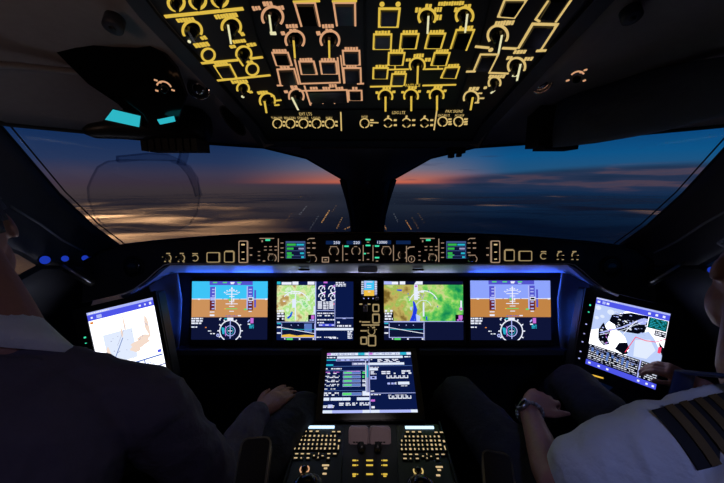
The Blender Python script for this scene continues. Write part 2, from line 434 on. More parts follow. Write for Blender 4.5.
# ------------------------------------------------------------------ outside: country below, cloud layer, town lights
def sheet(name, z, xs, ys, amp, mtl):
    mb = MB(mtl); vs = []; fs = []
    for y in ys:
        for x in xs:
            k = noise.fractal(Vector((x / 2600, y / 1500, z)), 1.0, 2.0, 4) if amp else 0
            vs.append((x, y, z + amp * k))
    n = len(xs)
    for j in range(len(ys) - 1):
        for i in range(n - 1): fs.append((j * n + i, j * n + i + 1, (j + 1) * n + i + 1, (j + 1) * n + i))
    mb.add(vs, fs, True); return mb.build(name)
gm = mat('country_dark', rgb(150, 156, 170), 0.95, var=0.45, scale=0.0006)
def fade(m, near, far):
    """distant land dissolves into the haze"""
    n = m.node_tree; out = [x for x in n.nodes if x.type == 'OUTPUT_MATERIAL'][0]; srcs = out.inputs['Surface'].links[0].from_socket
    t = n.nodes.new('ShaderNodeTexCoord'); ln_ = n.nodes.new('ShaderNodeVectorMath'); ln_.operation = 'LENGTH'; n.links.new(t.outputs['Object'], ln_.inputs[0])
    r = n.nodes.new('ShaderNodeMapRange'); r.interpolation_type = 'SMOOTHSTEP'; r.inputs[1].default_value = near; r.inputs[2].default_value = far; n.links.new(ln_.outputs['Value'], r.inputs[0])
    tr = n.nodes.new('ShaderNodeBsdfTransparent'); mx = n.nodes.new('ShaderNodeMixShader'); n.links.new(r.outputs[0], mx.inputs[0]); n.links.new(srcs, mx.inputs[1]); n.links.new(tr.outputs[0], mx.inputs[2]); n.links.new(mx.outputs[0], out.inputs['Surface'])
fade(gm, 3500, 13000)
g = sheet('ground', -900, [-160000, -20000, 0, 20000, 160000], [-2000, 5000, 20000, 60000, 200000], 0, gm); struct(g)
cm, ct, cout = nodes('cloud')
tcn = ct.nodes.new('ShaderNodeTexCoord'); mp_ = ct.nodes.new('ShaderNodeMapping'); mp_.inputs['Scale'].default_value = (0.00030, 0.00085, 0.0006)
mp_.inputs['Rotation'].default_value = (0, 0, 0.12)
ct.links.new(tcn.outputs['Object'], mp_.inputs[0])
nz_ = ct.nodes.new('ShaderNodeTexNoise'); nz_.inputs['Scale'].default_value = 1.0; nz_.inputs['Detail'].default_value = 7; nz_.inputs['Roughness'].default_value = 0.55; ct.links.new(mp_.outputs[0], nz_.inputs[0])
r_ = ct.nodes.new('ShaderNodeMapRange'); r_.interpolation_type = 'SMOOTHSTEP'; r_.inputs[1].default_value = 0.36; r_.inputs[2].default_value = 0.66; ct.links.new(nz_.outputs[0], r_.inputs[0])
sxc = ct.nodes.new('ShaderNodeSeparateXYZ'); ct.links.new(tcn.outputs['Object'], sxc.inputs[0])
ab = ct.nodes.new('ShaderNodeMath'); ab.operation = 'ADD'; ab.inputs[1].default_value = 300; ct.links.new(sxc.outputs[0], ab.inputs[0])
ab2 = ct.nodes.new('ShaderNodeMath'); ab2.operation = 'ABSOLUTE'; ct.links.new(ab.outputs[0], ab2.inputs[0])
gap = ct.nodes.new('ShaderNodeMapRange'); gap.interpolation_type = 'SMOOTHSTEP'; gap.inputs[1].default_value = 600; gap.inputs[2].default_value = 2600; gap.inputs[3].default_value = 0.18; ct.links.new(ab2.outputs[0], gap.inputs[0])
ml = ct.nodes.new('ShaderNodeMath'); ml.operation = 'MULTIPLY'; ct.links.new(r_.outputs[0], ml.inputs[0]); ct.links.new(gap.outputs[0], ml.inputs[1])
df = ct.nodes.new('ShaderNodeBsdfDiffuse'); df.inputs[0].default_value = (0.75, 0.75, 0.78, 1)
tl_ = ct.nodes.new('ShaderNodeBsdfTranslucent'); tl_.inputs[0].default_value = (0.75, 0.72, 0.70, 1)
a1 = ct.nodes.new('ShaderNodeMixShader'); a1.inputs[0].default_value = 0.5; ct.links.new(df.outputs[0], a1.inputs[1]); ct.links.new(tl_.outputs[0], a1.inputs[2])
tr_ = ct.nodes.new('ShaderNodeBsdfTransparent'); a2 = ct.nodes.new('ShaderNodeMixShader')
ct.links.new(ml.outputs[0], a2.inputs[0]); ct.links.new(tr_.outputs[0], a2.inputs[1]); ct.links.new(a1.outputs[0], a2.inputs[2]); ct.links.new(a2.outputs[0], cout.inputs[0])
fade(cm, 7000, 20000)
xs = [-60000, -40000] + [-24000 + 400 * i for i in range(121)] + [40000, 60000]
ys = [300 + 250 * i for i in range(70)] + [18000 + 1500 * i for i in range(20)] + [60000, 90000, 140000]
cl = sheet('cloud_layer', -500, xs, ys, 70, cm); tag(cl, 'thin broken cloud layer glowing over town lights below the aircraft', 'clouds', kind='stuff')
def ground_at(px, py, z):
    r = ray(px, py); return CAM + r * ((z - CAM.z) / r.z)
_r = random.Random(21)
for i, (px, py, pw) in enumerate([(85, 203, 5.5), (112, 216, 7), (140, 224, 5), (95, 228, 3.2), (150, 209, 3.5), (190, 232, 2.2), (215, 224, 2.2), (250, 231, 1.6), (130, 236, 1.6), (165, 226, 3.0), (180, 217, 2.6), (240, 223, 1.6), (275, 232, .9), (160, 240, 1.2), (205, 205, 2.2), (60, 208, 5), (430, 199, 1.6), (498, 207, 1.5), (555, 196, 1.6), (20, 262, 1.1), (8, 272, .8), (660, 214, 1.2)] + [(_r.uniform(66, 262), 207 + 34 * _r.random(), _r.uniform(.5, 1.5)) for _ in range(40)]):
    ld = bpy.data.lights.new('town_glow', 'SPOT'); ld.spot_size = math.radians(124); ld.spot_blend = .5; ld.energy = pw * 4.4e6; ld.color = (1.0, 0.54, 0.25); ld.shadow_soft_size = 60
    lo = bpy.data.objects.new('town_glow', ld); COL.objects.link(lo); q = ground_at(px, py, -500); lo.location = (q.x, q.y, -840); lo.rotation_euler = (PI, 0, 0)
lampm = emis('street_lamp_amber', (1.0, 0.50, 0.16, 1), 1.0, False); lampw = emis('street_lamp_white', (0.75, 0.80, 0.9, 1), 0.7, False)
mb = MB(lampm)
rng = random.Random(3)
for (x0, y0, x1, y1, n, mm, s) in [(322, 222, 329, 211, 8, lampm, 1.0), (300, 214, 306, 207, 5, lampw, .6), (337, 228, 342, 218, 6, lampm, .7), (345, 229, 352, 226, 4, lampm, .8), (386, 229, 383, 222, 5, lampm, .7),
                                   (411, 229, 406, 221, 6, lampm, .8), (418, 228, 412, 218, 6, lampm, .4), (398, 222, 394, 214, 5, lampw, .4), (310, 229, 318, 217, 7, lampw, .4), (285, 222, 291, 214, 5, lampm, .4), (332, 212, 336, 206, 4, lampm, .4), (424, 222, 418, 213, 5, lampm, .35), (298, 198, 302, 196, 3, lampm, .4)]:
    for k in range(n):
        t = (k + rng.uniform(-.2, .2)) / (n - 1); q = ground_at(x0 + (x1 - x0) * t, y0 + (y1 - y0) * t, -895)
        d = (q - CAM).length; mb.ball(q, d / F_ * 0.55 * s, 4, mm)
o = mb.build('street_lights'); tag(o, 'amber and white street lights of a town far below the windows', 'street lights', kind='stuff')

# ------------------------------------------------------------------ the cockpit shell
def mir(p): return Vector((2 * CX - p[0], p[1], p[2]))
OH = Plane(CS(0, 0.581 - 0.25, 1.0), RX, UP * 0.25 - FW)       # overhead panel plane, looking down
ohp = OH.hit
def PL(l): return [P(*a) for a in l]
lip_in = [ohp(40, -135), ohp(95, -70), ohp(140, -12), ohp(197, 58), ohp(252, 122), ohp(266, 142), ohp(300, 142), ohp(340, 142), ohp(369, 142)]
lip_in[-1].x = CX
win_top = PL([(-160, 88, .60), (-60, 112, .74), (0, 122, .86), (100, 132, 1.02), (207, 142, 1.20), (262, 146, 1.33), (306, 157, 1.44), (347, 181, 1.58), (369, 193, 1.60)])
win_top[-1].x = CX
def shell(name, A, B, m, n=10, bulge=None, th=0.02, mirror=False, kind=True):
    f = (lambda l: [mir(p) for p in l]) if mirror else (lambda l: l)
    if mirror and bulge: bulge = (-bulge[0], bulge[1], bulge[2])
    o = MB(m).loft(f(A), f(B), n, bulge).thicken(th).build(name, fix=True)
    if kind: struct(o)
    return o
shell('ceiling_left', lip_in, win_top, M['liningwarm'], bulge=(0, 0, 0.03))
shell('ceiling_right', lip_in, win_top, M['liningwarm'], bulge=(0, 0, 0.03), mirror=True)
# centre post between the windshields
pa = PL([(346, 180, 1.56), (349, 200, 1.63), (352, 216, 1.70), (354, 236, 1.76)]); pb = [mir(p) for p in pa]
pm = [(a + b) / 2 + Vector((0, -0.03, 0)) for a, b in zip(pa, pb)]
mb = MB(M['housing']); mb.loft(pa, pm, 4); mb.loft(pm, pb, 4); mb.thicken(0.05); struct(mb.build('trim_1', fix=True))
for s in (0, 1):                                            # dark gaskets beside the post
    q = [p + Vector((-0.004, 0.012, 0)) for p in pa]
    w = [0.03, 0.016, 0.013, 0.012]
    q2 = [p + Vector((-a, 0.02, 0)) for p, a in zip(q, w)]
    if s: q = [mir(p) for p in q]; q2 = [mir(p) for p in q2]
    struct(MB(M['rubber']).loft(q, q2, 2).thicken(0.02).build('trim_%d' % (2 + s), fix=True))
# windshield side pillars, side windows, lower walls
diag = PL([(-150, -10, .50), (-60, 66, .68), (0, 127, .86), (58, 194, 1.07), (92, 226, 1.20), (119, 246, 1.32)])
pil_b = PL([(-150, 225, .60), (-60, 232, .74), (0, 243, .88), (26, 254, .98), (44, 265, 1.06), (104, 266, 1.28)])
sw_c = PL([(-150, 330, .60), (-60, 306, .74), (0, 288, .88), (20, 281, .96), (42, 269, 1.05), (104, 270, 1.27)])
flo = [Vector((-1.26, .0, 0)), Vector((-1.26, .3, 0)), Vector((-1.26, .7, 0)), Vector((-1.26, 1.0, 0)), Vector((-1.26, 1.3, 0)), Vector((-1.2, 1.66, 0))]
for s in (False, True):
    sd = 'right' if s else 'left'
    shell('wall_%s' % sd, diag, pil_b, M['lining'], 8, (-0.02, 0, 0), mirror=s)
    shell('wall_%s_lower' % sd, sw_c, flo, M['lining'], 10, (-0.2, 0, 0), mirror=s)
    # header over the pillar, closing the shell towards the back
    shell('wall_%s_rear' % sd, [lip_in[0], win_top[0], diag[0], pil_b[0], sw_c[0], flo[0]], [Vector((-.35, -1.0, 1.62)), Vector((-.75, -1.0, 1.60)), Vector((-.95, -1.0, 1.4)), Vector((-1.05, -1.0, 1.1)), Vector((-1.1, -1.0, .9)), Vector((-1.06, -1.0, 0))], M['lining'], 6, mirror=s)
    f = (lambda l: [mir(p) for p in l]) if s else (lambda l: l)
    # window seals: double black line along the pillar and the top edge
    mb = MB(M['rubber']); dg_ = [p + (p - CAM).normalized() * 0.02 for p in diag[1:]]
    mb.tube(f(dg_), 0.007, 8); mb.tube(f([p + Vector((0.008, 0.02, 0.006)) for p in dg_]), 0.0022, 8)
    mb.tube(f([p + Vector((0, .02, -.001)) for p in win_top[1:8]]), 0.008, 8)
    struct(mb.build('trim_%d' % (5 if s else 4), fix=True))
    wt = [p + (p - CAM).normalized() * 0.05 for p in win_top[1:8]]
    wb = PL([(-40, 160, .90), (10, 200, 1.05), (62, 243, 1.22), (119, 252, 1.40), (190, 246, 1.55), (270, 240, 1.70), (356, 236, 1.84)])
    wt[-1] = P(354, 178, 1.66)
    struct(MB(M['glass']).loft(f(wt), f(wb), 6).thicken(0.012).build('window_%d' % (2 if s else 1), fix=True))
    a = [p + (p - CAM).normalized() * 0.03 for p in pil_b[:5]]; b = [p + (p - CAM).normalized() * 0.03 for p in sw_c[:5]]
    struct(MB(M['glass']).loft(f(a), f(b), 3).thicken(0.01).build('window_%d' % (4 if s else 3), fix=True))
struct(MB(M['floor']).box(-1.3, 1.36, -1.0, 2.0, -0.03, 0).build('floor'))
struct(MB(M['lining']).box(-1.3, 1.36, -1.05, -1.0, -0.03, 1.75).build('wall_back'))
struct(MB(M['panel']).box(-1.25, 1.31, 1.66, 1.72, 0, .92).build('wall_front'))
# roof over the back, closing the shell between the overhead panel and the rear wall
mb = MB(M['liningwarm']); mb.loft([lip_in[0], (lip_in[0] + mir(lip_in[0])) / 2 + Vector((0, 0, .02)), mir(lip_in[0])], [Vector((-.35, -1.0, 1.62)), Vector((CX, -1.0, 1.66)), Vector((.41, -1.0, 1.62))], 5)
struct(mb.thicken(0.02).build('ceiling_rear', fix=True))
# moulding along the left and right ceiling
for s in (False, True):
    f = (lambda l: [mir(p) for p in l]) if s else (lambda l: l)
    pts = PL([(-120, 58, .50), (-40, 62, .60), (20, 66, .68), (70, 71, .74), (120, 76, .82)])
    struct(MB(M['liningwarm']).tube(f(pts), [0.012] * 5, 10, flat=.6).build('trim_%d' % (7 if s else 6), fix=True))

# ------------------------------------------------------------------ overhead panel
oh = thing('overhead_panel', 'black overhead panel above the windshield, covered in glowing yellow switch markings', 'overhead panel', OH.M)
U = OH.uv
out = [U(*p) for p in [(98, -70), (160, 14), (258, 122), (268, 139), (472, 139), (483, 120), (590, 0), (650, -70)]]
MB(M['panel']).prism(out, -0.05, 0.0).build('fascia', oh)
oc = U(370, 40); grow = lambda p, e: (p[0] + e * (1 if p[0] > oc[0] else -1), p[1] - (e if p[1] < U(370, 100)[1] else 0))
MB(M['housing']).stroke([grow(p, .021) for p in out], 0.036, -0.06, 0.006).build('surround', oh)
# four plates with fine gaps between them
def plate(pp, name='switch_plate'):
    return MB(M['darkplastic']).prism([U(*p) for p in pp], 0.0, 0.003).build(name, oh)
plates = {'L': plate([(112, -60), (166, 12), (262, 118), (286, 107), (258, 40), (232, -60)]),
          'CL': plate([(236, -60), (261, 40), (290, 107), (364, 107), (362, -60)]),
          'CR': plate([(366, -60), (367, 107), (452, 107), (478, 40), (500, -60)]),
          'R': plate([(504, -60), (481, 40), (456, 107), (480, 118), (583, 2), (640, -60)]),
          'F': plate([(268, 109), (277, 136), (464, 136), (473, 109)])}
PX = {}
def px_m(x, y): return OH.k(x, y)
Z1, Z2 = 0.0032, 0.0046
LEG = {k: MB() for k in plates}
def ln(sec, x0, y0, x1, y1, w, m): LEG[sec].stroke([U(x0, y0), U(x1, y1)], .86 * w * px_m(x0, y0)[0], Z1, Z2, m=M[m])
def poly(sec, pp, w, m, closed=False): LEG[sec].stroke([U(*p) for p in pp], .86 * w * px_m(*pp[0])[0], Z1, Z2, closed, M[m])
def arcs(sec, cx, cy, r, a0, a1, w, m):
    n = max(6, int(abs(a1 - a0) / 14)); full = abs(a1 - a0) >= 360
    pp = [(cx + r * math.cos(math.radians(a0 + (a1 - a0) * i / n)), cy - r * math.sin(math.radians(a0 + (a1 - a0) * i / n))) for i in range(n if full else n + 1)]
    poly(sec, pp, w, m, full)
def legend(sec, x0, y0, x1, y1, m, hpx=3.2):
    """a short row of characters too small to read"""
    n = max(1, int(abs(x1 - x0) / 2.6)); r = random.Random(int(x0 * 13 + y0 * 7))
    for i in range(n):
        t0 = (i + 0.06) / n; t1 = (i + 0.9 - r.random() * 0.1) / n
        a = (x0 + (x1 - x0) * t0, y0 + (y1 - y0) * t0); b = (x0 + (x1 - x0) * t1, y0 + (y1 - y0) * t1)
        LEG[sec].stroke([U(*a), U(*b)], hpx * r.uniform(.8, 1.05) * px_m(*a)[1], Z1, Z2, m=M[m])
def word(sec, t, cx, cy, wpx, hpx, m):
    kx, ky = px_m(cx, cy); u, v = U(cx, cy); LEG[sec].text(t, u, v, hpx * ky, Z1, Z2, M[m], wpx * kx)
def knob(sec, cx, cy, r, p0=None, p1=None, m='amber', h=0.016, pm='pale', dot=None):
    kx, ky = px_m(cx, cy); u, v = U(cx, cy); R = r * 0.78 * kx
    o = MB(M['gloss']).lathe(u, v, [(R, .003), (R, .006), (R * .8, .007), (R * .72, h), (R * .6, h + .001)], 20).build('rotary_knob', oh)
    MB(M['gloss']).box(u - R * .2, u + R * .2, v - R * 1.05, v + R * 1.0, .006, h + .002).build('grip', o)
    if p0:
        a = U(*p0); b = U(*p1); MB(M[pm]).stroke([a, b], 1.9 * kx, h + .0022, h + .003).build('pointer', o)
    if dot:
        a = U(*dot); MB(M['pale']).lathe(a[0], a[1], [(1.6 * kx, .004), (1.6 * kx, .006)], 10).build('pointer', o)
def btn(sec, quad, m, w=1.7, closed=True, guard=False):
    q = [U(*p) for p in quad]; kx = px_m(*quad[0])[0]
    cx = sum(p[0] for p in q) / 4; cy = sum(p[1] for p in q) / 4
    inn = [(cx + (p[0] - cx) * .86, cy + (p[1] - cy) * .86) for p in q]
    o = MB(M['gloss']).prism(inn, .003, .008, taper=.94).build('push_button', oh)
    pts = q if closed is True else [q[3], q[0], q[1], q[2]]
    MB(M[m]).stroke(pts, .86 * w * kx, Z1, Z2, closed is True).build('light_frame', o)
A_ = 'amber'
# left plate
for cx, cy, r in ((176.5, 1, 8), (198, -1, 8), (220, -3, 8)):
    arcs('L', cx, cy, r, 0, 360, 3.0, A_); knob('L', cx, cy, 6)
ln('L', 165, 15, 243.5, 7, 3.6, A_)
legend('L', 177, 19.2, 195, 17.4, A_, 4); arcs('L', 192.5, 29, 9.5, 215, -25, 2.6, A_); legend('L', 201, 37, 207, 35.6, A_, 3.5); knob('L', 192.5, 29.5, 8, dot=(189.6, 39.6))
legend('L', 194.5, 44.4, 209.5, 42.2, A_, 4); arcs('L', 208.5, 53.5, 6.4, 0, 360, 2.4, A_)
legend('L', 215, 15.5, 238, 13, A_, 4.2); arcs('L', 231.5, 25.5, 9.5, 200, -35, 2.6, A_); legend('L', 240.5, 33, 245, 32, A_, 3.5); knob('L', 231.5, 26, 8, (229, 17), (232, 36.5))
ln('L', 197, 62.3, 238, 58.6, 2.8, A_); ln('L', 250, 57.2, 263, 55.7, 2.8, A_)
legend('L', 233, 40.5, 246, 39, A_, 3.4); legend('L', 230, 45.6, 236, 44.6, A_, 3.2); legend('L', 247, 43.8, 256.5, 42.6, A_, 3.2)
arcs('L', 244, 52.5, 7.6, 200, -30, 2.3, A_); knob('L', 244, 53, 6.6, (238, 50), (244, 59), A_, pm='amber')
btn('L', [(214.6, 64.6), (230, 63.1), (236.8, 76.2), (222.6, 76.9)], A_, 2); legend('L', 215, 63.4, 228.5, 62.2, A_, 3)
arcs('L', 252.5, 67.8, 6, 0, 360, 2.2, A_); legend('L', 247, 61.4, 254, 60.6, A_, 4)
ln('L', 217.5, 79.2, 270.5, 73.8, 2.4, A_)
legend('L', 231.5, 80.9, 248, 79.8, A_, 3); arcs('L', 243.2, 87.3, 6, 205, -35, 2, A_); legend('L', 249, 91, 253, 90.4, A_, 2.4); knob('L', 243.2, 87.6, 5, dot=(243, 95))
legend('L', 257.5, 91.8, 268.5, 91, A_, 3.2); arcs('L', 267.5, 99.5, 7.6, 215, -20, 2.1, A_); knob('L', 267.5, 99.7, 6.4, (265, 95), (267, 107), pm='amber')
for x0, y0, x1, y1 in ((271, 95, 274.5, 94.4), (276, 99.4, 281.5, 98.8), (274.5, 104, 279.5, 103.6)): ln('L', x0, y0, x1, y1, 2, A_)
# centre left plate, peach
p_ = 'peach'
legend('CL', 252.5, 7, 261, 6.2, p_, 4); legend('CL', 263, 2.4, 273, 1.6, p_, 4); legend('CL', 278, 6.4, 284.5, 5.8, p_, 4)
arcs('CL', 272.7, 15.5, 10.5, 215, -40, 2.6, p_); knob('CL', 272.7, 15.5, 9, (270, 7), (272, 24), pm='pale'); LEG['CL'].stroke([U(270.6, 28), U(276.6, 28)], .006, .012, .014, m=M['pale'])
ln('CL', 293, .2, 320, -.8, 2.4, 'amber'); ln('CL', 332, -.2, 357, -.8, 2.4, 'amber')
btn('CL', [(294.6, 1), (315, 1), (320, 25), (301.6, 25)], p_, 2.3, 'x'); btn('CL', [(333.6, 1), (355, 1), (355.4, 24.5), (337, 24.5)], p_, 2.3, 'x')
for dx in (0, 36):
    legend('CL', 286 + dx, 24.8, 298 + dx, 24.4, p_, 3.6); legend('CL', 281 + dx * .98, 32, 286 + dx * .98, 31.4, p_, 3.6); legend('CL', 289.5 + dx, 29.2, 297 + dx, 29, p_, 3.2)
    arcs('CL', 295 + dx * .97, 38.6, 9.4, 215, -38, 2.4, p_); knob('CL', 295 + dx * .97, 38.6, 8, (294 + dx * .98, 33), (295.4 + dx * .95, 51), pm='amber')
btn('CL', [(272.3, 51.2), (288, 51.2), (292, 63.8), (276.5, 63.8)], p_, 1.9); legend('CL', 273, 49.6, 287, 49.2, p_, 3)
btn('CL', [(277.4, 68), (294.2, 67.4), (298.6, 83), (280.7, 84)], p_, 2, 'x'); legend('CL', 280, 66, 290, 65.8, p_, 2.6)
poly('CL', [(294.8, 58), (300.4, 82.4), (340, 81.2), (337.6, 56)], 1.9, p_); ln('CL', 340.6, 54, 344, 82, 1.6, p_); ln('CL', 277, 84.2, 283, 84, 2, p_); ln('CL', 357, 82.4, 364, 82.2, 2, p_)
btn('CL', [(299.2, 60), (313.8, 60), (317, 72.6), (301.6, 72.6)], p_, 2); legend('CL', 299.6, 58.4, 312.6, 58.2, p_, 3)
btn('CL', [(320, 60), (336, 60), (337.4, 72.3), (321.8, 72.3)], p_, 2); legend('CL', 321, 58.4, 335.5, 58.2, p_, 3)
btn('CL', [(342.8, 49.2), (359.4, 49.2), (360, 63.2), (344, 63.2)], p_, 2); legend('CL', 344.5, 47.4, 358.4, 47.2, p_, 3)
btn('CL', [(343.4, 66.6), (360.6, 66.6), (361, 81.8), (344.6, 81.8)], p_, 2, 'x'); legend('CL', 346, 64.8, 357, 64.8, p_, 2.4)
legend('CL', 290.5, 86, 298, 85.6, p_, 3); legend('CL', 284, 90.6, 289, 90.3, p_, 2.4); arcs('CL', 296.4, 95, 7.4, 205, -30, 2, p_); knob('CL', 296.4, 95, 6.2, (292.2, 91), (298.6, 104))
poly('CL', [(299, 89.6), (346.8, 88.6), (348, 101)], 1.8, p_); ln('CL', 304.4, 84.4, 310.6, 104, 1.9, p_)
for x in (311.4, 323, 334.6): LEG['CL'].lathe(*U(x, 102), [(.0018, Z1), (.0018, Z2)], 8, M[p_])
for x in (314, 326.5, 339.5): legend('CL', x - 4, 87, x + 4, 86.8, p_, 2.4)
legend('CL', 329, 84.6, 337, 84.4, p_, 3.2)
o = MB(M['gloss']).prism([U(309, 91), (U(345, 90.4)), U(346, 101), U(312, 101.4)], .003, .006).build('display_window', oh)
btn('CL', [(348.6, 89.2), (361.6, 89.2), (362, 98.8), (349, 98.8)], p_, 1.8); legend('CL', 352, 87, 358, 87, p_, 2.4)
# centre right plate
for x in (382, 398): LEG['CR'].lathe(*U(x, 2.6), [(.0046, Z1), (.0046, Z2)], 12, M[A_])
btn('CR', [(379.4, 7), (399.6, 7), (397.6, 25), (379, 25)], A_, 2.6)
for cx, cy, p0, p1 in ((427, 15.5, (428, 8), (427, 26)), (464.4, 14.4, (466.6, 6), (464.4, 25))):
    arcs('CR', cx, cy, 8.6, 218, -38, 2.6, A_); knob('CR', cx, cy, 7.4, p0, p1)
legend('CR', 415, 8.4, 421.5, 8.2, A_, 4.4); legend('CR', 425, 4.8, 432, 4.6, A_, 4.4); legend('CR', 434, 8, 442, 7.8, A_, 4.4); legend('CR', 436, 16, 442, 15.6, A_, 4.8)
legend('CR', 438, 2.2, 464, 1.4, A_, 3.8); legend('CR', 454, 8.2, 460, 8, A_, 4); legend('CR', 463.6, 5, 471, 4.6, A_, 4)
for q in ([(374, 32.8), (391.4, 32.8), (390.8, 47.4), (373.4, 47.4)], [(401.4, 32.4), (418.6, 32.4), (415.8, 46.8), (399.8, 46.8)], [(428.6, 32), (445.2, 32), (440.8, 46.6), (425, 46.6)],
          [(388.8, 51.4), (404.6, 51.4), (402.6, 63.4), (388.2, 63.4)], [(434.6, 51.4), (449.6, 51.4), (446, 63.6), (431.2, 63.6)]):
    btn('CR', q, A_, 2); legend('CR', q[0][0] + 1, q[0][1] - 1.8, q[1][0] - 1, q[1][1] - 2, A_, 3)
btn('CR', [(456.4, 28.4), (474, 28.4), (466, 49), (450.4, 47.4)], A_, 2.1, 'x'); legend('CR', 459, 26.4, 473, 25.8, A_, 3.4)
for q in ([(373.4, 66.6), (388, 66.6), (387, 77), (373, 77)], [(392.2, 72.6), (406, 72.6), (404.4, 83.6), (390.8, 83.6)], [(445.6, 66), (459.2, 65.6), (455.6, 76.6), (441, 76.2)]):
    btn('CR', q, A_, 1.9); legend('CR', q[0][0] + 2, q[0][1] - 1.6, q[1][0], q[1][1] - 1.8, A_, 2.6)
arcs('CR', 417.2, 64, 7.6, 215, -35, 2, A_); knob('CR', 417.2, 64, 6.4, (417.6, 59), (417, 77), pm='amber')
legend('CR', 413.4, 54.4, 424, 54, A_, 3.4); legend('CR', 405.6, 58.6, 411, 58.4, A_, 3); legend('CR', 424.6, 58.4, 431, 58.2, A_, 3)
ln('CR', 388, 68.2, 409, 67.8, 1.6, A_); ln('CR', 425, 67.8, 443, 67.4, 1.6, A_); ln('CR', 395, 64, 395, 68, 1.6, A_); ln('CR', 438, 64, 438, 68, 1.6, A_)
ln('CR', 370, 85.4, 402.6, 84.6, 1.9, A_); ln('CR', 422.4, 84.2, 456, 83.4, 1.9, A_); word('CR', 'ANTI ICE', 412.6, 83.8, 15, 3, A_)
for cx, cy in ((385.4, 95.4), (411, 95), (436.6, 94.4)):
    arcs('CR', cx, cy, 7, 205, -25, 2, A_); knob('CR', cx, cy, 6.2, (cx, cy - 5), (cx, cy + 10), pm='amber')
    legend('CR', cx - 3, cy - 8.6, cx + 6, cy - 8.8, A_, 3); legend('CR', cx - 10, cy - 4, cx - 6.4, cy - 4.1, A_, 2.2); legend('CR', cx + 6.6, cy - 4.8, cx + 10.4, cy - 4.9, A_, 2.2)
# right plate, straw coloured
g_ = 'gold_l'
btn('R', [(504.6, -2), (526.4, -2), (514.4, 16), (498, 14.8)], g_, 2.4)
poly('R', [(548, -1), (535.4, 17.6), (539.6, 20)], 2.4, g_); ln('R', 571, -2, 555.4, 20.6, 2.6, g_)
MB(M['gloss']).prism([U(550, -2), U(566, -2), U(553, 17), U(539, 16)], .003, .009, taper=.95).build('push_button', oh)
legend('R', 494.6, 21.8, 514, 21, g_, 4.4); arcs('R', 497.6, 34, 10, 215, -35, 2.6, g_); knob('R', 497.6, 34, 8.6, (501, 27.5), (497.6, 46))
btn('R', [(532.4, 22.4), (556.8, 23), (540.4, 48.4), (518, 47)], g_, 3.2, 'x'); ln('R', 536, 49.4, 546, 49, 3, g_); ln('R', 551, 27, 537.6, 47, 2, 'amber')
ln('R', 475, 45, 489, 46.4, 2.8, g_); ln('R', 502, 46.6, 516.4, 47.2, 2.8, g_); LEG['R'].lathe(*U(490.6, 48.4), [(.005, Z1), (.005, Z2)], 10, M[g_])
btn('R', [(480.4, 53), (498, 53), (489, 71), (473.4, 69.8)], g_, 2.1, 'x'); ln('R', 466, 70.2, 475.6, 70, 2.4, g_); ln('R', 488.6, 71.4, 508.4, 72.2, 2.2, g_)
legend('R', 513.4, 50.6, 526, 50.2, g_, 3.6); legend('R', 506.4, 56.6, 512.4, 56.4, g_, 3.4); legend('R', 524, 57.6, 533, 57.2, g_, 3.4)
arcs('R', 516.4, 65, 8.6, 215, -30, 2.3, g_); knob('R', 516.4, 65, 7.2, (519.6, 57), (516, 74)); LEG['R'].stroke([U(512, 74.4), U(517, 74.4)], .004, Z1, Z2, m=M['pale'])
legend('R', 488.6, 75.2, 505, 75, g_, 3.2); arcs('R', 494.4, 81.6, 6, 215, -30, 2, g_); legend('R', 483.4, 86.6, 487.4, 86.2, g_, 2.4); knob('R', 494.4, 82, 5.2); ln('R', 490.6, 92, 494.6, 89, 2, 'pale')
legend('R', 468.6, 87.6, 479, 87.4, g_, 3.2); arcs('R', 471, 97, 7.4, 200, -30, 2, g_); knob('R', 471, 97, 6.2, (472.2, 91), (470, 104), pm='amber')
for x0, y0, x1, y1 in ((478, 92, 482, 92), (479.6, 97, 484, 97), (474, 101.4, 479, 101.4)): ln('R', x0, y0, x1, y1, 1.8, g_)
# front strip: exterior lights, interior lights, signs
for x, t in ((277.5, 'TURN OFF'), (290.5, 'BEACON'), (303.5, 'STROBE'), (316.6, 'LOGO'), (329.8, 'NAV')):
    arcs('F', x, 122.4, 4.5, 0, 360, 1.1, 'gold_l'); knob('F', x, 122.4, 4.2, h=.012); word('F', t, x - .6, 116.6, min(11, 2.1 * len(t)), 2.3, 'gold_l')
    for dy in (-1.8, 2): legend('F', x + 5.2, 122.4 + dy, x + 8.2, 122.4 + dy, 'gold_l', 1.5)
word('F', 'EXT LTS', 305.6, 112.6, 12.5, 2.9, 'gold_l'); ln('F', 340.8, 111, 341.4, 129.6, 1.5, 'gold_l')
arcs('F', 364.6, 122, 4.5, 0, 360, 1.1, 'gold_l'); knob('F', 364.6, 122, 4.2, h=.012); word('F', 'NOSE', 364.6, 115.4, 6, 2.2, 'gold_l'); ln('F', 370, 121.4, 378.4, 121.6, 1.3, 'gold_l'); legend('F', 370, 119, 374, 119, 'gold_l', 1.3); legend('F', 370, 124.2, 373, 124.2, 'gold_l', 1.3)
for x in (388, 406.4, 424.4):
    arcs('F', x, 121.6, 4.3, 150, 30, 1.2, 'gold_l'); arcs('F', x, 121.6, 4.3, 210, 330, 1.2, 'gold_l'); knob('F', x, 121.6, 3.4, h=.014)
    legend('F', x - 1, 115.6, x + 1.4, 115.6, 'gold_l', 2.4)
    for dy in (-2.6, 2.4): legend('F', x + 5.6, 121.6 + dy, x + 9.2, 121.6 + dy, 'gold_l', 1.5)
word('F', 'LDG LTS', 398.6, 111.2, 13, 2.9, 'gold_l'); ln('F', 436.6, 109.8, 434, 128.8, 1.5, 'gold_l')
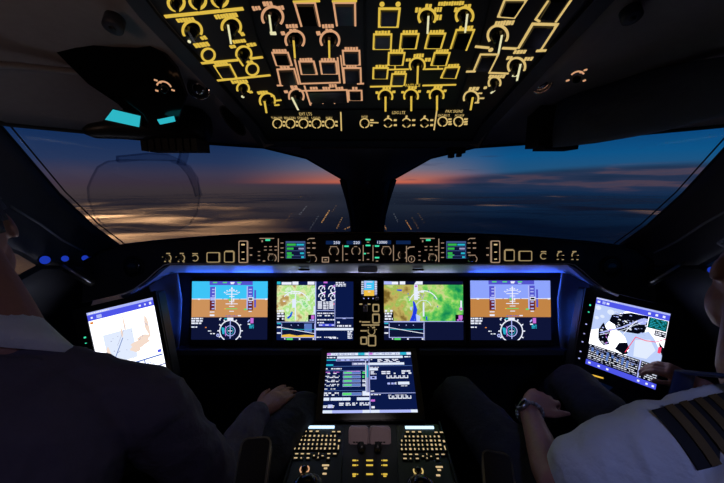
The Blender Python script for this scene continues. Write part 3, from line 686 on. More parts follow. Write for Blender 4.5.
for x, t in ((442.6, 'SEAT BELTS'), (458.4, 'NO MOB')):
    arcs('F', x, 120.4, 4.6, 0, 360, 1.3, 'gold_l'); knob('F', x, 120.4, 4.2, h=.012); word('F', t, x + 1, 114, 12 if len(t) > 7 else 9, 2.1, 'gold_l')
    for dy in (-2.4, .2, 2.6): legend('F', x + 5.4, 120.4 + dy, x + 9.6, 120.4 + dy, 'gold_l', 1.4)
word('F', 'PAX SIGNS', 454, 109.8, 17, 2.8, 'gold_l')
for k_, mb in LEG.items(): mb.build('legends', plates[k_])

# ------------------------------------------------------------------ fittings on the ceiling
def lookframe(p, nrm=None, roll=0):
    """a frame at p whose +z looks at the eye (or along nrm), +y up"""
    z = (CAM - p).normalized() if nrm is None else Vector(nrm).normalized()
    x = Vector((0, 0, 1)).cross(z).normalized(); y = z.cross(x)
    m = Matrix((x, y, z)).transposed().to_4x4(); m = m @ Matrix.Rotation(math.radians(roll), 4, 'Z'); m.translation = p; return m
mb = MB(M['darkplastic'])
vt = thing('air_vent', 'long slotted black air vent in the header just below the overhead panel', 'vent', lookframe(P(370, 145.2, 1.075)))
MB(M['darkplastic']).rrect(-.235, .235, -.0105, .0105, .010, -.02, .004).build('frame', vt)
mb = MB(M['housing'])
for i in range(34): mb.box(-.20 + i * .0121, -.194 + i * .0121, -.006, .006, .004, .007)
mb.build('grille', vt)
cp = thing('standby_compass', 'dark shield shaped standby compass on top of the post between the windshields', 'compass', lookframe(P(367, 165, 1.47), (0, -1, .0)))
sh = [(-.07, .065), (-.045, .072), (.045, .072), (.07, .065), (.07, .02), (.058, -.02), (.035, -.052), (0, -.064), (-.035, -.052), (-.058, -.02), (-.07, .02)]
MB(M['darkplastic']).prism(sh, -.06, .03, taper=.9).build('housing', cp)
MB(M['gloss']).prism([(x * .78, y * .74) for x, y in sh], .03, .036, taper=.96).build('window', cp)
mb = MB(M['lever'])
for i in range(4): mb.box(-.03 + i * .016, -.02 + i * .016, .012, .026, .036, .037)
mb.build('scale', cp)
MB(M['metal']).lathe(0, -.082, [(.006, .0), (.006, .02)], 12).build('screw', cp)
ck = thing('sunshade_clip', 'small black clip hanging below the header over the right windshield', 'clip', lookframe(P(456, 152.5, 1.33), (0, -1, 0)))
MB(M['rubber']).rrect(-.036, .036, -.004, .02, .004, -.02, .012).build('base', ck)
MB(M['rubber']).rrect(-.03, -.008, -.022, -.004, .004, -.015, .01).build('jaw', ck); MB(M['rubber']).rrect(.004, .022, -.018, -.004, .004, -.015, .01).build('jaw', ck)
def nozzle(px, py, d, r, label, nrm=None):
    t = thing('air_nozzle', label, 'air nozzle', lookframe(P(px, py, d), nrm), 'air nozzles beside the overhead panel')
    MB(M['chrome']).lathe(0, 0, [(r, -.03), (r, .0), (r * .92, .006), (r * .8, .002), (r * .62, .002)], 28).build('collar', t)
    MB(M['chrome']).lathe(0, 0, [(r * .6, -.02), (r * .58, .012), (r * .4, .018)], 24).build('eyeball', t)
    MB(M['rubber']).lathe(0, 0, [(r * .32, .016), (r * .3, .0185)], 16).build('opening', t)
nozzle(199, 88, .82, .028, 'chrome air nozzle left of the overhead panel beside the yellow markings')
nozzle(541, 82, .82, .028, 'chrome air nozzle right of the overhead panel beside the straw markings')
for px, py, rl, lb in ((233, 121, -52, 'slim chrome rimmed slot light at the lower left corner of the overhead panel'), (505, 101, 52, 'slim chrome rimmed slot light at the lower right corner of the overhead panel')):
    t = thing('map_light', lb, 'map light', lookframe(P(px, py, .905), None, rl), 'map lights beside the overhead panel')
    MB(M['chrome']).stroke([(.045 * math.cos(a), .017 * math.sin(a)) for a in [2 * PI * i / 24 for i in range(24)]], .004, -.02, .004, True).build('rim', t)
    MB(M['gloss']).prism([(.043 * math.cos(2 * PI * i / 24), .015 * math.sin(2 * PI * i / 24)) for i in range(24)], -.02, .001).build('lens', t)
for px, lb in ((113, 'round dark fastener in the ceiling left of the overhead panel'), (632, 'round dark fastener in the ceiling right of the overhead panel')):
    t = thing('ceiling_fastener', lb, 'fastener', lookframe(P(px, 27 if px < 300 else 17, .60), (0, -.5, -1)))
    MB(M['housing']).lathe(0, 0, [(.017, -.02), (.017, .002), (.012, .004)], 24).build('cap', t); MB(M['rubber']).lathe(0, 0, [(.006, .003), (.006, .0045)], 12).build('socket', t)

# ------------------------------------------------------------------ glareshield with the autopilot panel
FC = cplane(370, 250, 1.15, 0)
V = FC.uv
gs = thing('glareshield', 'black arched glareshield under the windshields with a pale lit ledge along its foot', 'glareshield', FC.M)
top = [(84, 262), (100, 252), (118, 246.5), (150, 242.5), (185, 239.4), (220, 236.8), (260, 235), (310, 233.8), (369, 233.4)]
top = top + [(738 - x, y) for x, y in top[-2::-1]]
low = [(656, 303), (630, 297), (612, 292), (598, 286), (586, 277), (577, 269), (568, 264.6), (370, 263), (170, 264.6), (161, 269), (152, 277), (140, 286), (126, 292), (108, 297), (82, 303)]
mb = MB(M['panel']); mb.prism([V(*p) for p in top + low], -.03, 0)
hood = [V(*p) for p in top] + [V(*p) for p in [(640, 268), (570, 263), (370, 262.4), (170, 263), (98, 268)]]
mb.prism(hood, -.52, -.028); mb.build('body', gs)
MB(M['gloss']).tube([(*V(x, y), -.006) for x, y in top], .0075, 10).build('hood_lip', gs)
# the pale ledge: an overhang sloping down and away from the eye, its ends sweeping down round the displays
def ledge_pts(pp, d): return [P(x, y, d) for x, y in pp]
l0 = [(120, 295.4), (134, 289.6), (147, 280), (156, 271.6), (164, 265.4), (172, 263.6), (250, 263.2), (370, 263), (490, 263.2), (567, 263.6), (575, 265.4), (583, 271.6), (592, 280), (605, 289.6), (619, 295.4)]
l1 = [(124, 299), (138, 293.4), (152, 284), (163, 277.4), (173, 273.4), (181, 272.6), (252, 272.8), (370, 273), (488, 272.8), (558, 272.6), (566, 273.4), (576, 277.4), (587, 284), (601, 293.4), (615, 299)]
A = ledge_pts(l0, 1.1485); B = ledge_pts(l1, 1.258)
inv = FC.M.inverted()
mb = MB(M['ledge']).loft([inv @ p for p in A], [inv @ p for p in B], 4)
mb.v = [FC.M @ v for v in mb.v]; mb.thicken(.003); mb.v = [inv @ v for v in mb.v]; mb.build('ledge', gs, fix=True)
mb = MB(M['rubber'])
for px in (302, 420): mb = MB(M['rubber']); a = V(px, 270.4); mb.rrect(a[0] - .02, a[0] + .02, a[1] - .004, a[1] + .003, .003, -.05, -.035); mb.build('finger_slot', gs)
a = V(368, 270.6); MB(M['ledge']).rrect(a[0] - .036, a[0] + .036, a[1] - .009, a[1] + .010, .006, -.06, -.03).build('catch', gs)
for px, lb in ((133, 'round black loudspeaker grille at the left end of the glareshield'), (611, 'round black loudspeaker grille at the right end of the glareshield')):
    t = thing('loudspeaker', lb, 'loudspeaker', FC.M @ at((*V(px, 267), .0012)), 'loudspeakers in the glareshield ends')
    MB(M['rubber']).lathe(0, 0, [(.040, 0), (.040, .004), (.036, .006), (.034, .002)], 32).build('rim', t)
    mb = MB(M['gloss']).lathe(0, 0, [(.034, .0005), (.034, .0025), (.012, .0055)], 32)
    for k in range(1, 5): mb.ring(0, 0, .007 * k, .0012, .002, .0056)
    mb.build('grille', t)

fc = thing('autopilot_panel', 'long autopilot panel set in the glareshield with tan markings and green lights', 'control panel', FC.M @ at((0, 0, .0015)))
fk = FC.k(370, 250)[0]
band = [(157, 246.4), (200, 242.6), (236, 240.2), (262, 237.2), (369, 235.6), (476, 237.2), (502, 240.2), (540, 242.6), (583, 246.4), (583, 263), (157, 263)]
MB(M['darkplastic']).prism([V(*p) for p in band], -.001, 0.0).build('faceplate', fc)
fl_ = {}
def fmb(key): return fl_.setdefault(key, MB())
cur = ['left']
def fr_(x0, y0, x1, y1, m, z=.0003):           # a flat mark
    a = V(x0, y0); b = V(x1, y1); fmb(cur[0]).box(min(a[0], b[0]), max(a[0], b[0]), min(a[1], b[1]), max(a[1], b[1]), z, z + .0011, M[m])
def dash(x, y, w=2.6, m='tan', hh=1.0, z=.0003):
    if m != 'led': hh *= .72; w *= .86
    fr_(x - w / 2, y - hh / 2, x + w / 2, y + hh / 2, m, z)
def farc(x, y, r, a0, a1, m='tan', w=.9):
    u, v = V(x, y); fmb(cur[0]).ring(u, v, r * fk, .8 * w * fk, .0003, .0014, a0, a1, 24, M[m])
def fstroke(pp, m, w, closed=False): fmb(cur[0]).stroke([V(*p) for p in pp], w * fk, .0003, .0014, closed, M[m])
def fknob(x, y, r):
    u, v = V(x, y); o = MB(M['gloss']).lathe(u, v, [(r * fk, 0), (r * fk, .004), (r * .85 * fk, .006), (r * .8 * fk, .018), (r * .7 * fk, .0195)], 24).build('rotary_knob', fc)
    return o
def fbutton(x0, y0, x1, y1, m='bronze', thick=False, w=1.0):
    a = V(x0, y1); b = V(x1, y0)
    o = MB(M['gloss']).rrect(a[0] + .001, b[0] - .001, a[1] + .001, b[1] - .001, .003, 0, .006, taper=.96).build('push_button', fc)
    mb = MB(M[m]); mb.stroke(rr(a[0], b[0], a[1], b[1], .0035), .82 * w * fk, .0003, .0066, True)
    if thick: mb.box(a[0] + .003, b[0] - .003, b[1] - .002, b[1] + .004, .0003, .006, M[m])
    mb.build('light_frame', o); return o
for s in (0, 1):
    X = (lambda x: x) if not s else (lambda x: 738.6 - x)
    cur[0] = 'right' if s else 'left'
    b = 'bronze'
    if not s:
        for x in (168, 181.5):
            farc(x, 258, 3.4, -70, 70, b, 1.1); dash(x + .6, 253.4, 4.4, b, 1.4); dash(x - 4.4, 257, 2.2, b); dash(x - 2.6, 261.4, 1.6, b, 1.4); dash(x + 2.6, 261.8, 1.6, b, 1.4); fknob(x - .5, 258, 2.3)
    else:
        for x in (559.4, 574):
            farc(x + 1.2, 255.4, 3.6, 110, 200, b, 1.1); dash(x, 251.6, 4.6, b, 1.6); dash(x + 1.6, 255.4, 6, 'straw', .8); dash(x - 2, 259.4, 2.2, b, 1.2); dash(x + 3, 259.6, 2.2, b, 1.2); fknob(x, 257, 2.3)
    x = X(195.4); y = 258 if not s else 256; farc(x, y, 3, 0, 360, b, 1); dash(x, y - 4.4, 6.2, b, 1.3); fknob(x, y, 2.4)
    y = 0 if not s else -1.4
    xa, xb = sorted((X(208), X(220))); fbutton(xa, 252.6 + y, xb, 262 + y)
    xa, xb = sorted((X(225.4), X(234.4))); fbutton(xa, 251.6 + y, xb, 262 + y, thick=True)
    xa, xb = sorted((X(239.8), X(248))); fbutton(xa, 241, xb, 262.4, 'tan', w=1.1)
    for k, yy in enumerate((244.6, 252, 259)): dash((xa + xb) / 2, yy, 3.8 if not k else 3, 'straw', 2 if not k else 1.2, .0062)
    for yy in (248, 255): dash(X(251.2), yy, 3.4 if yy < 250 else 2.6, 'tan', 1.1 if yy < 250 else 1.8)
    # display control block; laid out alike on both sides
    ox = 0 if not s else 160.2
    dash(267 + ox, 238.4, 17, 'tan', 1.1); dash(268 + ox, 240, 4.6, 'led', 1.8); dash(262.4 + ox, 241.2, 1.4, 'tan', 2.6)
    for yy in (246.6, 250):
        for xx in (265.6, 270.8, 276): dash(xx + ox, yy, 3, 'tan', 1.1)
    for yy in (251.6, 255.6, 260): dash(259.2 + ox, yy, 2.6, 'tan', 1.1)
    dash(264.2 + ox, 261, 2.6, 'tan', 1.8); dash(271 + ox, 254, 6, 'tan', 1); farc(272.4 + ox, 258, 4, -50, 60, 'tan', .9); farc(272.4 + ox, 258, 4, 130, 215, 'tan', .9); fknob(272.4 + ox, 258, 3)
    fr_(278.1 + ox, 238.6, 278.9 + ox, 262, 'tan')
    for yy in (243, 248, 252.6, 257.4): dash(282.2 + ox, yy, 3.4, 'tan', 1.2)
    for yy in (243, 248, 252.6): dash(308.6 + ox, yy, 3.4, 'tan', 1.2)
    for yy in (243, 248): dash(314 + ox, yy, 3.6, 'tan', 1.8)
    dash(312.6 + ox, 238.4, 5, 'tan', 1.2); farc(310.4 + ox, 241.6, 3.2, 60, 150, 'tan', .8); dash(311.6 + ox, 255.2, 8.4, 'tan', 1.1); farc(313.6 + ox, 259, 3, -60, 60, 'tan', .8); fknob(309 + ox, 259, 3.2)
    # small radio display
    a = V(286 + ox, 258.4); q = V(305.4 + ox, 241.2)
    d = MB(M['s_steel']); w_, h_ = q[0] - a[0], q[1] - a[1]; d.box(a[0], q[0], a[1], q[1], 0, .003)
    r = random.Random(5 + s)
    for k, fy in enumerate((.80, .57, .30, .08)):
        hh = (.19, .21, .26, .12)[k]
        d.box(a[0] + w_ * .03, a[0] + w_ * .97, a[1] + h_ * (fy - hh / 2), a[1] + h_ * (fy + hh / 2), .003, .0033, M['s_navy'])
        d.box(a[0] + w_ * .06, a[0] + w_ * (.52, .40, .30, .30)[k], a[1] + h_ * (fy - .06), a[1] + h_ * (fy + .06), .0033, .0036, M['s_deepgreen'])
        d.box(a[0] + w_ * (.56, .66, .74, .8)[k], a[0] + w_ * .94, a[1] + h_ * (fy - .05), a[1] + h_ * (fy + .05), .0033, .0036, M['s_teal' if k != 1 else 's_grey'])
        if k == 2: d.box(a[0] + w_ * .08, a[0] + w_ * .4, a[1] + h_ * (fy - .13), a[1] + h_ * (fy - .07), .0033, .0036, M['s_deepgreen'])
    d.build('radio_display', fc)
cur[0] = 'centre'
def fwindow(x0, y0, x1, y1, t, tx, tw, th):
    a = V(x0, y1); b = V(x1, y0); o = MB(M['s_dim']); o.box(a[0], b[0], a[1], b[1], 0, .002)
    if t: u, v = V(tx, (y0 + y1) / 2); o.text(t, u, v, th * fk, .002, .0024, M['s_white'], tw * fk)
    o.build('number_window', fc)
fwindow(326, 240.8, 340.6, 244.4, '250', 336.8, 6.4, 2.7); dash(328, 242.4, 2, 's_lav', .9)
fwindow(346.6, 240.8, 361, 244.4, '220', 356.6, 6.4, 2.7); dash(349, 242.4, 2.6, 's_lav', .9)
fwindow(376.4, 240.4, 391, 244.2, '13000', 382.2, 9.6, 2.7); fwindow(396, 240.6, 410.4, 244.2, None, 0, 0, 0)
fstroke([V_ for V_ in [(322.4, 257.4), (328.6, 257.4), (328.6, 262), (322.4, 262)]], 'tan', .9, True); dash(325.6, 259.8, 2.4, 'tan', 1.4)
for x, y, r in ((334, 251, 4.6), (356, 251, 4.2), (386.4, 251, 4.6), (402.4, 255, 4.2)):
    farc(x, y, r, -55, 50, 'tan', .9); farc(x, y, r, 130, 235, 'tan', .9); fknob(x, y, r * .66)
for x in (334, 356, 386.4): dash(x - .4, 246.6, 8 if x != 356 else 3.6, 'tan', .9)
for x, y0, y1 in ((342.8, 245, 261), (363.2, 245, 261), (373, 245, 261), (393.4, 245, 261)): fr_(x - .38, y0, x + .38, y1, 'tan')
for x, y, w in ((346.6, 246.2, 4.4), (368, 239.6, 4.8), (368, 245.4, 4.8), (364.8, 253.6, 2), (377, 246, 4.4), (377, 257.6, 4.4)): dash(x, y, w, 'led', 1.5)
for x, y in ((346.4, 254), (346.8, 260), (359.6, 260), (368, 242.2), (368, 253.2), (368, 259.4), (377, 252), (377, 261), (397, 259.8), (337, 260.6)): dash(x, y, 2.8, 'tan', 1.1)
fstroke([(407.4, 249), (409.4, 247.2), (414.4, 246.8)], 'tan', 1.1); farc(411.4, 259, 3.2, 0, 360, 'tan', .8); fr_(411, 257.6, 411.8, 260.4, 'tan'); fr_(406, 246, 406.8, 262, 'tan')
for k_, mb in fl_.items():
    o = mb.build('legends', fc)

# ------------------------------------------------------------------ main instrument panel
MP = cplane(370, 312, 1.27, 2)
Q = MP.uv
ip = thing('instrument_panel', 'wide black instrument panel below the glareshield holding the row of lit displays', 'instrument panel', MP.M)
MB(M['panel']).prism([Q(*p) for p in [(172, 268), (568, 268), (566, 352), (174, 352)]], -.10, -.032).build('panel_board', ip)
for x0, x1 in ((176, 323), (419, 564)):
    a = Q(x0, 352.4); b = Q(x1, 347.6); MB(M['housing']).rrect(a[0], b[0], a[1], b[1], .006, -.03, .035).build('foot_rail', ip)
class Scr:
    """drawing on a display: fractions of its width and height from the top left"""
    def __init__(s, W, H, m, z=0.0): s.W, s.H = W, H; s.mb = MB(m); s.z = z + .0012; s.mb.box(-W / 2, W / 2, -H / 2, H / 2, z - .002, z + .001)
    def xy(s, x, y): return ((x - .5) * s.W, (.5 - y) * s.H)
    def R(s, x0, y0, x1, y1, m, l=1):
        a = s.xy(x0, y1); b = s.xy(x1, y0); s.mb.box(a[0], b[0], a[1], b[1], s.z, s.z + l * .0003, M[m])
    def L(s, pp, w, m, l=2, closed=False): s.mb.stroke([s.xy(*p) for p in pp], w * s.W, s.z, s.z + l * .0003, closed, M[m])
    def A(s, x, y, r, w, m, a0=0, a1=360, l=2): u, v = s.xy(x, y); s.mb.ring(u, v, r * s.W, w * s.W, s.z, s.z + l * .0003, a0, a1, 36, M[m])
    def G(s, pp, m, l=1): s.mb.prism([s.xy(*p) for p in pp], s.z, s.z + l * .0003, M[m])
    def T(s, x0, y0, x1, y1, m, rows=1, seed=1, fill=.75, l=2):
        """rows of characters too small to read"""
        r = random.Random(seed); dy = (y1 - y0) / rows
        for i in range(rows):
            x = x0
            while x < x1 - .002:
                w = min(x1 - x, r.uniform(.012, .05)); s.R(x, y0 + dy * (i + .18), x + w, y0 + dy * (i + .82), m, l); x += w + r.uniform(.006, .014) + (.03 if r.random() > fill else 0)
def display(name, pl, W, H, draw, base, label, bez, cat='display', group=None, deep=.03, dz=0.0, warp=None):
    def wb(mb):
        if warp:
            c = [pl.uv(*p) for p in warp]
            for v in mb.v:
                a, b = v.x / W + .5, v.y / H + .5
                v.x, v.y = [c[3][i] * (1 - a) * (1 - b) + c[2][i] * a * (1 - b) + c[1][i] * a * b + c[0][i] * (1 - a) * b for i in (0, 1)]
        return mb
    t = thing(name, label, cat, pl.M @ at((0, 0, dz)), group)
    l, r, tp, bt = bez
    o = MB(M['bezel']); x0, x1, y0, y1 = -W / 2 - l, W / 2 + r, -H / 2 - bt, H / 2 + tp
    o.rrect(x0, x1, y0, y1, .012, -deep, .0); wb(o).build('housing', t)
    o = MB(M['bezel']); e = .002
    for a in ((x0 + e, -W / 2, y0 + e, y1 - e), (W / 2, x1 - e, y0 + e, y1 - e), (-W / 2, W / 2, y0 + e, -H / 2), (-W / 2, W / 2, H / 2, y1 - e)): o.box(a[0], a[1], a[2], a[3], 0, .006)
    wb(o).build('bezel', t)
    S = Scr(W, H, M[base], .002); draw(S); wb(S.mb).build('screen', t)
    return t
def pfd(sky, ground, base):
    def d(S):
        S.R(0, 0, 1, .307, sky); S.R(0, .307, 1, .616, ground); S.R(.23, 0, .80, .066, 's_violet', 2)
        for x, m in ((.30, 's_green'), (.43, 's_green'), (.53, 's_white'), (.62, 's_green')): S.R(x - .025, .012, x + .03, .032, m, 3)
        S.R(.51, .03, .55, .05, 's_white', 3); S.R(.60, .04, .64, .056, 's_lav', 3)
        S.R(.238, .095, .305, .31, 's_violet', 2); S.R(.238, .31, .305, .50, 's_maroon', 2); S.R(.735, .085, .805, .31, 's_violet', 2); S.R(.735, .31, .805, .50, 's_maroon', 2)
        S.R(.305, .10, .311, .49, 's_white', 3); S.R(.722, .085, .738, .485, 's_lav', 3); S.R(.822, .15, .845, .45, 's_violet', 2)
        for i, y in enumerate((.13, .18, .24, .35, .40, .46)): S.R(.265, y, .298, y + .02, 's_lav', 4); S.R(.75, y, .79, y + .02, 's_lav', 4)
        S.R(.245, .275, .305, .33, 's_lav', 4); S.R(.742, .275, .81, .335, 's_white', 4); S.R(.75, .29, .80, .32, 's_black', 5)
        for x0, x1 in ((0, .24), (.32, .40), (.42, .47), (.56, .62), (.64, .73), (.82, 1)): S.R(x0, .30, x1, .311, 's_white', 3)
        S.R(.08, .295, .11, .32, 's_white', 4); S.R(.965, .295, .995, .32, 's_white', 4)
        S.R(.52, .10, .532, .40, 's_white', 3)
        for y, w in ((.165, .04), (.222, .075), (.262, .035), (.352, .035), (.388, .08), (.43, .035), (.472, .075), (.515, .03)): S.R(.526 - w, y - .006, .526 + w, y + .006, 's_white' if y != .472 else 's_green', 3)
        S.A(.526, .34, .135, .006, 's_white', 48, 132); S.G([(.51, .135), (.542, .135), (.526, .10)], 's_white', 3)
        for a in (50, 65, 80, 100, 115, 130): t = math.radians(a); x = .526 + .15 * math.cos(t); y = .34 - .15 * S.W / S.H * math.sin(t); S.R(x - .008, y - .008, x + .008, y + .008, 's_white', 3)
        S.R(.49, .295, .51, .335, 's_green', 4); S.R(.54, .295, .56, .335, 's_white', 4); S.R(.69, .47, .725, .495, 's_green', 4); S.R(.43, .465, .45, .48, 's_yellow', 4)
        S.R(.24, .52, .30, .535, 's_white', 3); S.R(.24, .57, .30, .598, 's_white', 3); S.R(.75, .51, .79, .525, 's_white', 3); S.T(.45, .585, .60, .605, 's_violet', 1, 3, 1, 3); S.R(.61, .582, .65, .6, 's_white', 3)
        # lower half: compass rose
        x, y = .51, .85; S.A(x, y, .136, .013, 's_white', -58, 238); S.A(x, y, .066, .009, 's_lav'); S.A(x, y, .042, .006, 's_teal'); S.R(x - .004, .66, x + .006, .98, 's_lav', 3); S.R(x - .03, y - .006, x + .03, y + .006, 's_white', 3)
        for k in range(12):
            a = math.radians(30 * k); c_, s_ = math.cos(a), math.sin(a)
            if s_ < -.9: continue
            S.L([(x + .136 * c_, y - .136 * s_ * S.W / S.H), (x + .166 * c_, y - .166 * s_ * S.W / S.H)], .014, 's_white', 3)
        S.G([(x - .115, y - .06), (x - .075, y - .05), (x - .075, y + .06), (x - .10, y + .05)], 's_teal', 2); S.R(x - .063, y - .08, x - .055, y + .09, 's_magenta', 3); S.A(x - .16, y + .075, .015, .012, 's_lav')
        S.T(.0, .62, .15, .74, 's_white', 3, 4, .9); S.T(.0, .77, .10, .80, 's_white', 1, 6, .6); S.R(.18, .785, .20, .80, 's_orange', 2); S.T(.22, .84, .26, .865, 's_white', 1, 7, 1); S.T(.25, .885, .31, .91, 's_white', 1, 8, 1)
        S.L([(.38, .67), (.37, .65), (.39, .63)], .012, 's_white'); S.R(.43, .63, .49, .65, 's_teal', 2); S.R(.47, .625, .55, .665, 's_white', 3)
        S.R(.775, .63, .815, .72, 's_magenta', 2); S.L([(.74, .70), (.765, .66)], .016, 's_lav'); S.T(.76, .74, .82, .81, 's_teal', 3, 9, 1); S.T(.74, .72, .78, .75, 's_white', 1, 10, 1)
    return d
def profile(S, x0, x1, y0, y1, ground):
    S.R(x0 + .055 * (x1 - x0) / .5, y0 + .03, x1, y1 - .045, 's_navy', 2); a = x0 + .065
    S.L([(a, y0 + .03), (a, y1 - .045), (x1 - .005, y1 - .045), (x1 - .005, y0 + .03)], .008, 's_lav', 3)
    S.R(x0, y0, x1, y0 + .008, 's_lav', 3); S.R(a, y0 + .125, x1, y0 + .133, 's_teal', 3); S.L([(x0 + .03, y0 + .09), (x1, y0 + .2)], .007, 's_white', 4)
    if ground: S.G([(a, y1 - .05), (a, y1 - .085), (a + .1, y1 - .10), (a + .2, y1 - .075), (a + .3, y1 - .09), (x1 - .01, y1 - .08), (x1 - .01, y1 - .05)], 's_yellow', 4)
    for k in range(3): S.R(a + .12 + .09 * k, y0 + .05, a + .13 + .09 * k, y0 + .065, 's_lav', 3)
    for k, y in enumerate((y0 + .015, y0 + .08, y0 + .18)): S.R(x0 + .005, y, x0 + .055, y + .022, 's_teal' if not k else 's_white', 3)
    S.R(x0 + .13, y1 - .032, x0 + .21, y1 - .004, 's_green', 3); S.R(x0 + .10, y1 - .03, x0 + .115, y1 - .01, 's_white', 3); S.R(x0 + .29, y1 - .03, x0 + .31, y1 - .008, 's_white', 3); S.R(x1 - .03, y1 - .03, x1 - .008, y1 - .008, 's_white', 3)
def nd_left(S):
    S.R(0, .065, .5, .685, 'map_l'); S.R(0, 0, .045, .05, 's_teal', 2); S.R(.06, .01, .19, .055, 's_white', 2); S.R(.20, .0, .28, .055, 's_white', 2); S.R(.40, .0, .49, .055, 's_white', 2)
    S.A(.24, .42, .19, .013, 's_white', 32, 140); S.A(.24, .46, .10, .006, 's_ice2', 20, 160); S.R(.235, .2, .25, .66, 's_ice2', 2)
    S.G([(.13, .62), (.17, .58), (.20, .52), (.21, .53), (.19, .6), (.15, .64)], 's_blue', 2); S.G([(.165, .56), (.20, .50), (.2, .56)], 's_teal', 2)
    for x, y in ((.1, .18), (.13, .22), (.22, .17), (.28, .2), (.40, .31), (.08, .33)): S.R(x, y, x + .03, y + .018, 's_white', 3)
    S.T(.18, .16, .30, .22, 's_white', 2, 21, .8); S.R(.20, .30, .24, .45, 's_ice2', 1.5)
    S.R(0, .53, .105, .685, 's_black', 3); S.T(.005, .48, .10, .66, 's_white', 4, 31, .7, 4); S.R(.41, .57, .5, .685, 's_black', 3); S.R(.45, .58, .49, .64, 's_magenta', 4); S.T(.43, .64, .49, .68, 's_lav', 1, 32, 1, 4); S.R(.48, .42, .498, .56, 's_ice2', 3)
    S.R(.5, 0, .512, 1, 's_lav', 4); profile(S, 0, .5, .69, 1, True); S.R(.36, .72, .46, .86, 's_bluegrey', 3)
    # engine column
    S.R(.61, .0, .66, .03, 's_magenta', 2)
    for x in (.585, .715):
        for y in (.125, .255): S.A(x, y, .038, .012, 's_white', -20, 190); S.A(x + .02, y + .03, .03, .014, 's_white', 150, 340); S.L([(x, y), (x + .035, y - .05)], .012, 's_ice2'); S.R(x + .02, y - .06, x + .045, y - .035, 's_magenta', 3)
    for x in (.535, .685):
        for k in range(6): S.R(x, .34 + .022 * k, x + .055, .356 + .022 * k, 's_white', 2)
    S.T(.605, .34, .675, .48, 's_white', 5, 41, .8); S.R(.742, .37, .752, .40, 's_red', 3)
    S.R(.52, .49, .75, .5, 's_lav', 2); S.T(.53, .53, .75, .56, 's_white', 1, 42, .8); S.T(.53, .57, .74, .6, 's_white', 1, 43, .6); S.T(.53, .64, .76, .67, 's_white', 1, 44, .9); S.T(.53, .69, .62, .72, 's_white', 1, 45, .8)
    S.R(.55, .725, .75, .765, 's_bar', 2); S.T(.55, .735, .75, .755, 's_white', 1, 46, .5, 3); S.R(.755, .05, .762, .77, 's_lav', 2)
    S.T(.77, .005, .90, .09, 's_white', 3, 47, .95); S.R(.77, .62, 1, .63, 's_lav', 2); S.R(.86, .625, .9, .64, 's_lav', 3); S.T(.79, .68, .83, .72, 's_white', 1, 48, 1); S.T(.79, .74, .97, .78, 's_white', 1, 49, .8)
    S.R(.512, .795, 1, .835, 's_ice2', 2); S.T(.52, .94, .78, .965, 's_white', 1, 50, .9); S.T(.69, .955, .80, .98, 's_white', 1, 53, .9); S.T(.925, .84, .985, .98, 's_white', 5, 51, .9)
def nd_right(S):
    S.R(0, .06, 1, .685, 'map_r'); S.R(0, 0, .1, .055, 's_lav', 2); S.R(.1, .005, .18, .055, 's_white', 2); S.R(.20, .0, .27, .055, 's_white', 2); S.G([(.38, .055), (.41, 0), (.49, 0), (.49, .055)], 's_white', 2)
    S.A(.5, .42, .19, .012, 's_white', 25, 160); S.A(.5, .46, .10, .006, 's_ice2', 20, 160)
    S.G([(.32, .685), (.36, .56), (.37, .46), (.365, .33), (.39, .36), (.42, .48), (.41, .56), (.42, .685)], 's_blue', 2); S.G([(.40, .55), (.46, .60), (.45, .68), (.41, .68)], 's_ice', 2); S.G([(.33, .44), (.36, .44), (.35, .5), (.33, .48)], 's_ice', 2)
    S.R(.38, .06, .43, .32, 's_ice2', 2); S.R(.39, .07, .42, .1, 's_magenta', 3); S.T(.39, .14, .45, .30, 's_white', 4, 61, .8, 3); S.T(.46, .16, .54, .2, 's_white', 1, 62, .9, 3); S.L([(.5, .36), (.5, .6)], .02, 's_ice2'); S.R(.53, .6, .545, .66, 's_blue', 3); S.G([(.16, .14), (.23, .14), (.22, .17), (.17, .16)], 's_blue', 2)
    for x, y in ((.3, .2), (.31, .26), (.56, .15), (.63, .27), (.67, .42), (.38, .64)): S.R(x, y, x + .012, y + .025, 's_bluegrey', 3)
    S.L([(.46, .22), (.485, .30), (.51, .22)], .008, 's_grey', 3)
    S.R(0, .53, .12, .685, 's_black', 3); S.T(.01, .48, .11, .665, 's_white', 4, 63, .7, 4); S.R(.90, .57, 1, .685, 's_black', 3); S.R(.94, .58, .99, .65, 's_magenta', 4); S.T(.92, .64, .98, .68, 's_magenta', 1, 64, 1, 4); S.R(.965, .33, .985, .5, 's_white', 3); S.R(.95, .45, .99, .49, 's_magenta', 4)
    S.R(0, .68, 1, .69, 's_lav', 4); profile(S, 0, .505, .69, 1, False); S.R(.5, .69, .512, 1, 's_grey', 3)
def dplace(x0, y0, x1, y1):
    a = Q(x0, y1); b = Q(x1, y0); return Plane(MP.M @ Vector(((a[0] + b[0]) / 2, (a[1] + b[1]) / 2, 0)), MP.ex, MP.ey), b[0] - a[0], b[1] - a[1]
bz = (.011, .011, .012, .022); G_ = 'large displays across the instrument panel'
pl, w, h = dplace(191.6, 281.2, 268.2, 339.4); display('flight_display', pl, w, h, pfd('s_cyan', 's_brown', 's_navy'), 's_navy', 'leftmost large display with cyan sky over brown ground and a compass rose', bz, group=G_)
pl, w, h = dplace(276.8, 281.4, 353.4, 339.8); display('navigation_display', pl, w, h, nd_left, 's_navy2', 'large display with a small green map and white engine gauges, second from left', bz, group=G_)
pl, w, h = dplace(384, 281.2, 462.6, 339.8); display('navigation_display', pl, w, h, nd_right, 's_navy', 'large display with a wide brown and green terrain map right of the gear lever', bz, group=G_)
